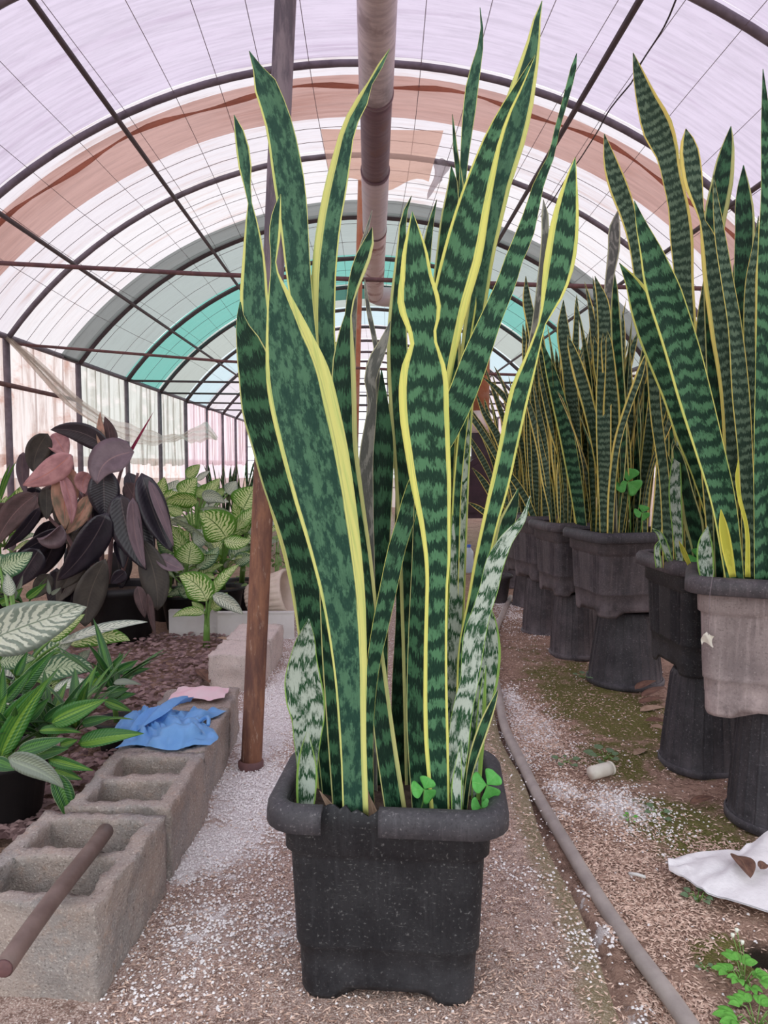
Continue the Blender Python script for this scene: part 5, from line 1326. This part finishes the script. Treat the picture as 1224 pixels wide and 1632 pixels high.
dieff('faint dumb cane in the far left background before the stained wall', cen(255, 860, 6.2), (255, 800, 6.2),
      [((255, 800, 6.2), (235, 770, 6.2), 14, 0, (0, 0), 'dieff'), ((258, 800, 6.2), (285, 765, 6.3), 14, 0, (0, 0), 'dieff_silver'), ((258, 800, 6.2), (300, 790, 6.1), 13, 20, (0, -8), 'dieff'), ((252, 800, 6.2), (262, 760, 6.2), 12, 0, (0, 0), 'dieff'), ((255, 800, 6.2), (225, 800, 6.2), 13, 0, (0, 0), 'dieff')], pot=.14)
dieff('dumb cane half hidden behind the rusty post', cen(385, 930, 5.12), (392, 850, 5.0),
      [((392, 850, 4.9), (372, 800, 4.85), 15, 0, (0, 0), 'dieff'), ((395, 850, 4.9), (440, 835, 4.85), 14, 20, (0, -12), 'dieff_silver'), ((390, 850, 4.9), (350, 840, 4.8), 15, 10, (0, -12), 'dieff')], pot=.12, extra=12)
dieff('dumb cane tucked between the rubber plant pot and the small lone one', cen(268, 960, 4.75), (275, 880, 4.75),
      [((275, 880, 4.7), (250, 850, 4.6), 15, 0, (0, 0), 'dieff_dk'), ((278, 880, 4.7), (300, 845, 4.7), 15, 0, (0, 0), 'dieff')], pot=.12, extra=12)
dieff('pale dumb cane deep in the bed left of the far snake plants', cen(318, 860, 6.0), (318, 790, 6.0),
      [((318, 790, 6.0), (300, 765, 6.0), 12, 0, (0, 0), 'dieff_silver'), ((318, 790, 6.0), (345, 770, 5.9), 12, 0, (0, 0), 'dieff')], pot=.13, extra=12)
# at the left edge
def q4(x, y): return x / 3.546, 880 + y / 3.546
def d4(bx, by, tx, ty, w, D, m='dieff', roll=0, bend=(0, 0), dt=0.0):
    b, t = q4(bx, by), q4(tx, ty)
    return ((*b, D), (*t, D + dt), w / 3.546, roll, (bend[0] / 3.546, bend[1] / 3.546), m)
dieff('dumb cane with one huge pale-splashed leaf at the left picture edge', cen(30, 1100, 2.7), (*q4(120, 640), 2.75),
      [d4(-120, 520, 490, 310, 150, 2.5, 'dieff_silver', -8, (10, -30)), d4(330, 520, 835, 395, 40, 2.7, 'dieff_silver', 40, (40, -60)), d4(390, 520, 735, 500, 55, 2.75, 'dieff', 10, (60, -70)), d4(280, 500, 480, 350, 45, 2.8, 'dieff', 20),
       d4(200, 700, 530, 670, 80, 2.65, 'dieff_dk', 20, (40, -80)), d4(60, 130, -100, 20, 80, 3.0, 'dieff_dk', 0), d4(0, 90, 185, 0, 70, 3.0, 'dieff_dk', 10, (0, 30)), d4(340, 560, 430, 460, 26, 2.7, 'dieff_silver', 20), d4(60, 250, 40, 120, 36, 2.9, 'dieff_silver', 10),
       d4(300, 780, 500, 730, 50, 2.6, 'dieff_silver', 50, (0, -20)), d4(440, 620, 510, 550, 30, 2.8, 'dieff_silver', 0), d4(0, 620, 200, 600, 60, 2.6, 'dieff_dk', 20)], pot=.12)
dieff('bright dumb cane at the left edge behind the brown rubber leaves', cen(-20, 930, 4.6), (5, 830, 4.6),
      [((0, 850, 4.6), (40, 770, 4.6), 16, 10, (0, 0), 'dieff'), ((-5, 850, 4.6), (-40, 800, 4.6), 16, 0, (0, 0), 'dieff'), ((5, 850, 4.5), (40, 820, 4.5), 14, 20, (0, 0), 'dieff'), ((0, 850, 4.5), (10, 790, 4.6), 14, 0, (0, 0), 'dieff'), ((0, 800, 4.7), (26, 735, 4.7), 3, 0, (-6, 0), 'drac'), ((0, 790, 4.7), (16, 740, 4.7), 3, 0, (-4, 0), 'drac')], pot=.13)

# ------------------------------------------------------------------ dracaenas
def drac(label, root, pot, leaves, extra, seed, matset, crown):
    o = thing('potted_dracaena', label, 'plant', root, 'dracaenas beside the concrete blocks')
    V, Fc = lathe([(pot * .72, 0), (pot * .95, pot * 1.6), (pot * 1.08, pot * 1.62), (pot * 1.1, pot * 1.78), (pot * 1.0, pot * 1.78), (pot * .9, pot * 1.6)], 32, root, cap0=True); mesh('pot_wall', V, Fc, MT['pot_black'], o)
    V, Fc = lathe([(pot * .92, pot * 1.6), (.001, pot * 1.66)], 20, root); mesh('soil', V, Fc, MT['soil'], o)
    for cpx in crown:
        cr = P(*cpx); mesh('stem', *tube([np.asarray(root) + A(0, 0, pot * 1.5), cr * .6 + np.asarray(root) * .4 + A(0, 0, pot * .6), cr], [.01, .009, .006], 8), MT['stalk'], o)
    for b, t, w, roll, bend, m in leaves: bl(o, 'leaf', b, t, w, m, roll, bend, prof='lance', fold=.3)
    rg = np.random.default_rng(seed)
    for cpx in crown:
        cr = P(*cpx)
        for k in range(extra):
            a = rg.random() * 2 * pi; e = .1 + .9 * rg.random(); ln = .14 + .13 * rg.random()
            d = A(math.cos(a) * math.cos(e), math.sin(a) * math.cos(e), math.sin(e))
            blade(o, 'leaf', cr - A(0, 0, .04 * rg.random()), cr + d * ln, .013 + .007 * rg.random(), A(0, 0, 1) + d * .1, (0, 0, .03), matset[k % len(matset)], 'lance', .3, 0, 12, .001)
    return o
D1 = 2.0
dr = cen(10, 1200, 2.05); dr[2] = -.01
drac('lush green-striped dracaena in a black pot at the left edge by the blocks', dr, .115,
     [d4(0, 1160, 290, 700, 62, 1.9, 'drac', 0, (-40, -20)), d4(10, 985, 220, 760, 40, 1.95, 'drac', 10, (0, -20)), d4(110, 800, 320, 545, 44, 2.05, 'drac_dk', 0, (-30, 0)), d4(20, 850, 180, 660, 36, 2.0, 'drac_dk', 0), d4(90, 700, 155, 560, 26, 2.1, 'drac_dk', 0), d4(290, 965, 605, 830, 60, 1.95, 'drac', 10, (10, -10)),
      d4(440, 1080, 815, 1025, 52, 1.98, 'drac', 20, (0, -20)), d4(220, 1010, 460, 1020, 32, 1.95, 'drac', 30, (0, -20)), d4(100, 1130, 380, 1050, 46, 1.88, 'drac_dk', 10), d4(180, 1150, 390, 1110, 44, 1.9, 'drac_dk', 20), d4(270, 1170, 530, 1235, 34, 1.9, 'drac', 0), d4(300, 1230, 465, 1285, 32, 1.92, 'drac', 0),
      d4(45, 1160, 365, 1340, 62, 1.8, 'drac_silver', -20, (60, -50)), d4(310, 1260, 410, 1570, 56, 1.84, 'drac_dk', 0, (30, -20)), d4(250, 960, 440, 820, 36, 2.02, 'drac_dk'), d4(340, 1090, 440, 1060, 30, 1.95, 'drac'), d4(460, 970, 640, 930, 30, 2.02, 'drac_dk', 10), d4(0, 900, 20, 640, 30, 1.95, 'drac_dk'), d4(150, 950, 280, 820, 34, 2.0, 'drac_dk'),
      d4(-40, 1180, 100, 1230, 40, 1.85, 'drac_dk'), d4(-60, 1000, 40, 800, 44, 1.95, 'drac')], 15, 3, ('drac_dk', 'drac', 'drac_dk'), [(20, 1180, 2.0), (75, 1165, 2.05), (120, 1150, 2.1)])
dr2 = cen(185, 1110, 2.55); dr2[2] = -.01
drac('smaller dark dracaena spreading over the bark behind the blocks', dr2, .07,
     [d4(520, 760, 665, 660, 52, 2.5, 'drac', 10, (-10, -10)), d4(600, 700, 700, 570, 26, 2.55, 'drac_dk'), d4(660, 680, 780, 610, 30, 2.55, 'drac_dk'), d4(690, 690, 850, 655, 22, 2.5, 'drac_dk'), d4(600, 800, 730, 770, 36, 2.45, 'drac_dk'), d4(620, 820, 770, 800, 28, 2.45, 'drac_dk'), d4(590, 840, 745, 900, 30, 2.4, 'drac'), d4(640, 740, 800, 750, 22, 2.42, 'drac_silver', 30, (0, -20)), d4(560, 700, 580, 560, 24, 2.6, 'drac_dk'), d4(620, 720, 610, 600, 24, 2.6, 'drac_dk')], 12, 4, ('drac_dk',), [(180, 1095, 2.5)])
dr3 = cen(60, 985, 3.3); dr3[2] = -.01
drac('little spiky green plant between the rubber plant and the huge pale leaf', dr3, .07,
     [d4(60, 270, 130, 200, 22, 3.2, 'drac'), d4(90, 270, 130, 130, 14, 3.2, 'drac_silver'), d4(150, 260, 265, 175, 26, 3.2, 'drac'), d4(280, 240, 270, 150, 12, 3.2, 'drac_silver'), d4(290, 240, 345, 200, 12, 3.2, 'drac_silver'), d4(0, 290, 60, 260, 26, 3.15, 'drac')], 8, 6, ('drac', 'drac_dk'), [(40, 960, 3.25)])

# leafy little shrub between the post and the tipped planter
sh0 = cen(425, 950, 4.75)
sh = thing('leafy_shrub', 'low small-leaved green shrub behind the tipped cream planter', 'plant', sh0)
rg = np.random.default_rng(9)
for k in range(7):
    a = P(395 + 60 * rg.random(), 830 + 60 * rg.random(), 4.7 + .3 * rg.random())
    mesh('stem', *tube([sh0, (sh0 + a) / 2 + A(.02, 0, .02), a], .004, 6), MT['stalk'], sh)
for k in range(120):
    a = P(372 + 95 * rg.random(), 805 + 135 * rg.random(), 4.6 + .4 * rg.random())
    d = nz(A(rg.random() - .5, rg.random() - .8, rg.random() - .3))
    blade(sh, 'leaf', a, a + d * .045, .016, A(0, -.5, 1), (0, 0, .006), 'shrub', 'ovate', .1, 0, 6, .001)

# far rows of young snake plants on the left
rg = np.random.default_rng(17)
for j, (px, D, lb) in enumerate(((352, 8.2, 'far cluster of young dark snake plants nearest the left wall'), (378, 8.6, 'far cluster of young dark snake plants in the middle of the back bed'), (402, 8.2, 'far cluster of young dark snake plants closest to the rusty post'))):
    c = P(px, 840, D); c[2] = .0
    o = thing('potted_snake_plant', lb, 'plant', c, 'young snake plants at the back of the left bed')
    V, Fc = lathe([(.13, 0), (.17, .3), (.19, .31), (.19, .34), (.165, .33), (.15, .28)], 24, c, cap0=True); mesh('pot_wall', V, Fc, MT['pot_black'], o)
    V, Fc = lathe([(.16, .3), (.001, .31)], 20, c); mesh('soil', V, Fc, MT['soil'], o)
    for k in range(15):
        ln = (rg.random(2) - .5) * .3
        snake_gen(o, c + A((rg.random() - .5) * .2, (rg.random() - .5) * .2, .29), .4 + .38 * rg.random(), ln, rg.random() * 3, .017, 'snake_deep', (.1, .1), rg, 14)

# ------------------------------------------------------------------ weeds on the ground
def weed(px, py, r, n, label, mat='weed', z=-.02, h=.03, flower=False, lobes=True):
    c = G(px, py, z); D = c[1]; rr = r * D / F
    o = thing('ground_weed', label, 'weed', c, 'small weeds on the mossy soil')
    rg = np.random.default_rng(int(px + py))
    for k in range(n):
        a = 2 * pi * k / n + rg.random() * .5; e = .2 + .6 * rg.random()
        L_ = rr * (.6 + .5 * rg.random())
        tip = c + A(math.cos(a) * L_, math.sin(a) * L_ * 1.2, h * (.3 + e))
        mid = c * .4 + tip * .6
        mesh('stem', *tube([c, c * .6 + tip * .4 + A(0, 0, h * .3), mid], .0011, 5), MT['stalk'], o)
        for q in ((-.5, 0, .5) if lobes else (0,)):
            dv = A(math.cos(a + q * 1.6), math.sin(a + q * 1.6), .1) * L_ * (.5 if q else .6)
            blade(o, 'leaf', mid, mid + dv, L_ * (.17 if lobes else .26), A(0, -.3, 1), (0, 0, h * .15), mat, 'ovate', .15, 0, 8, .0006)
    if flower:
        for dx, dz in ((-.02, .1), (.0, .085), (-.012, .11)):
            t = c + A(dx, .01, dz); mesh('flower_stalk', *tube([c, (c + t) / 2 + A(.004, 0, 0), t], .0008, 5), MT['stalk'], o)
            V, Fc = lathe([(.001, .004), (.004, .002), (.003, -.004), (.001, -.006)], 8, t); mesh('flower_head', V, Fc, MT['flower'], o)
weed(1185, 1572, 48, 9, 'bright green lobed weed with tiny white flowers by the muddy hollow', 'weed', -.03, .05, True)
weed(1205, 1640, 55, 10, 'bright green lobed weed cut by the lower right picture corner', 'weed', -.03, .05)
weed(1112, 1440, 26, 7, 'grassy pale weed tuft below the white sheet', 'weed_dull', -.03, .04, False, False)
weed(965, 1210, 30, 8, 'grey-green weed rosette above the off-white tub', 'weed_dull', -.02, .025, False, False)
weed(1003, 1312, 14, 5, 'tiny green seedling on the moss below the perlite patch', 'weed', -.02, .03, False, False)
weed(1048, 1300, 22, 4, 'tiny grey-green seedling right of the perlite patch', 'weed_dull', -.02, .02, False, False)
weed(902, 1215, 24, 5, 'faint weed seedling left of the off-white tub', 'weed_dull', -.02, .015, False, False)
weed(1122, 1545, 14, 4, 'round-leaved dull weed near the lobed weed', 'weed_dull', -.03, .01, False, False)
weed(928, 1080, 20, 5, 'low weed at the foot of the third upturned pot', 'weed_dull', -.02, .02, False, False)
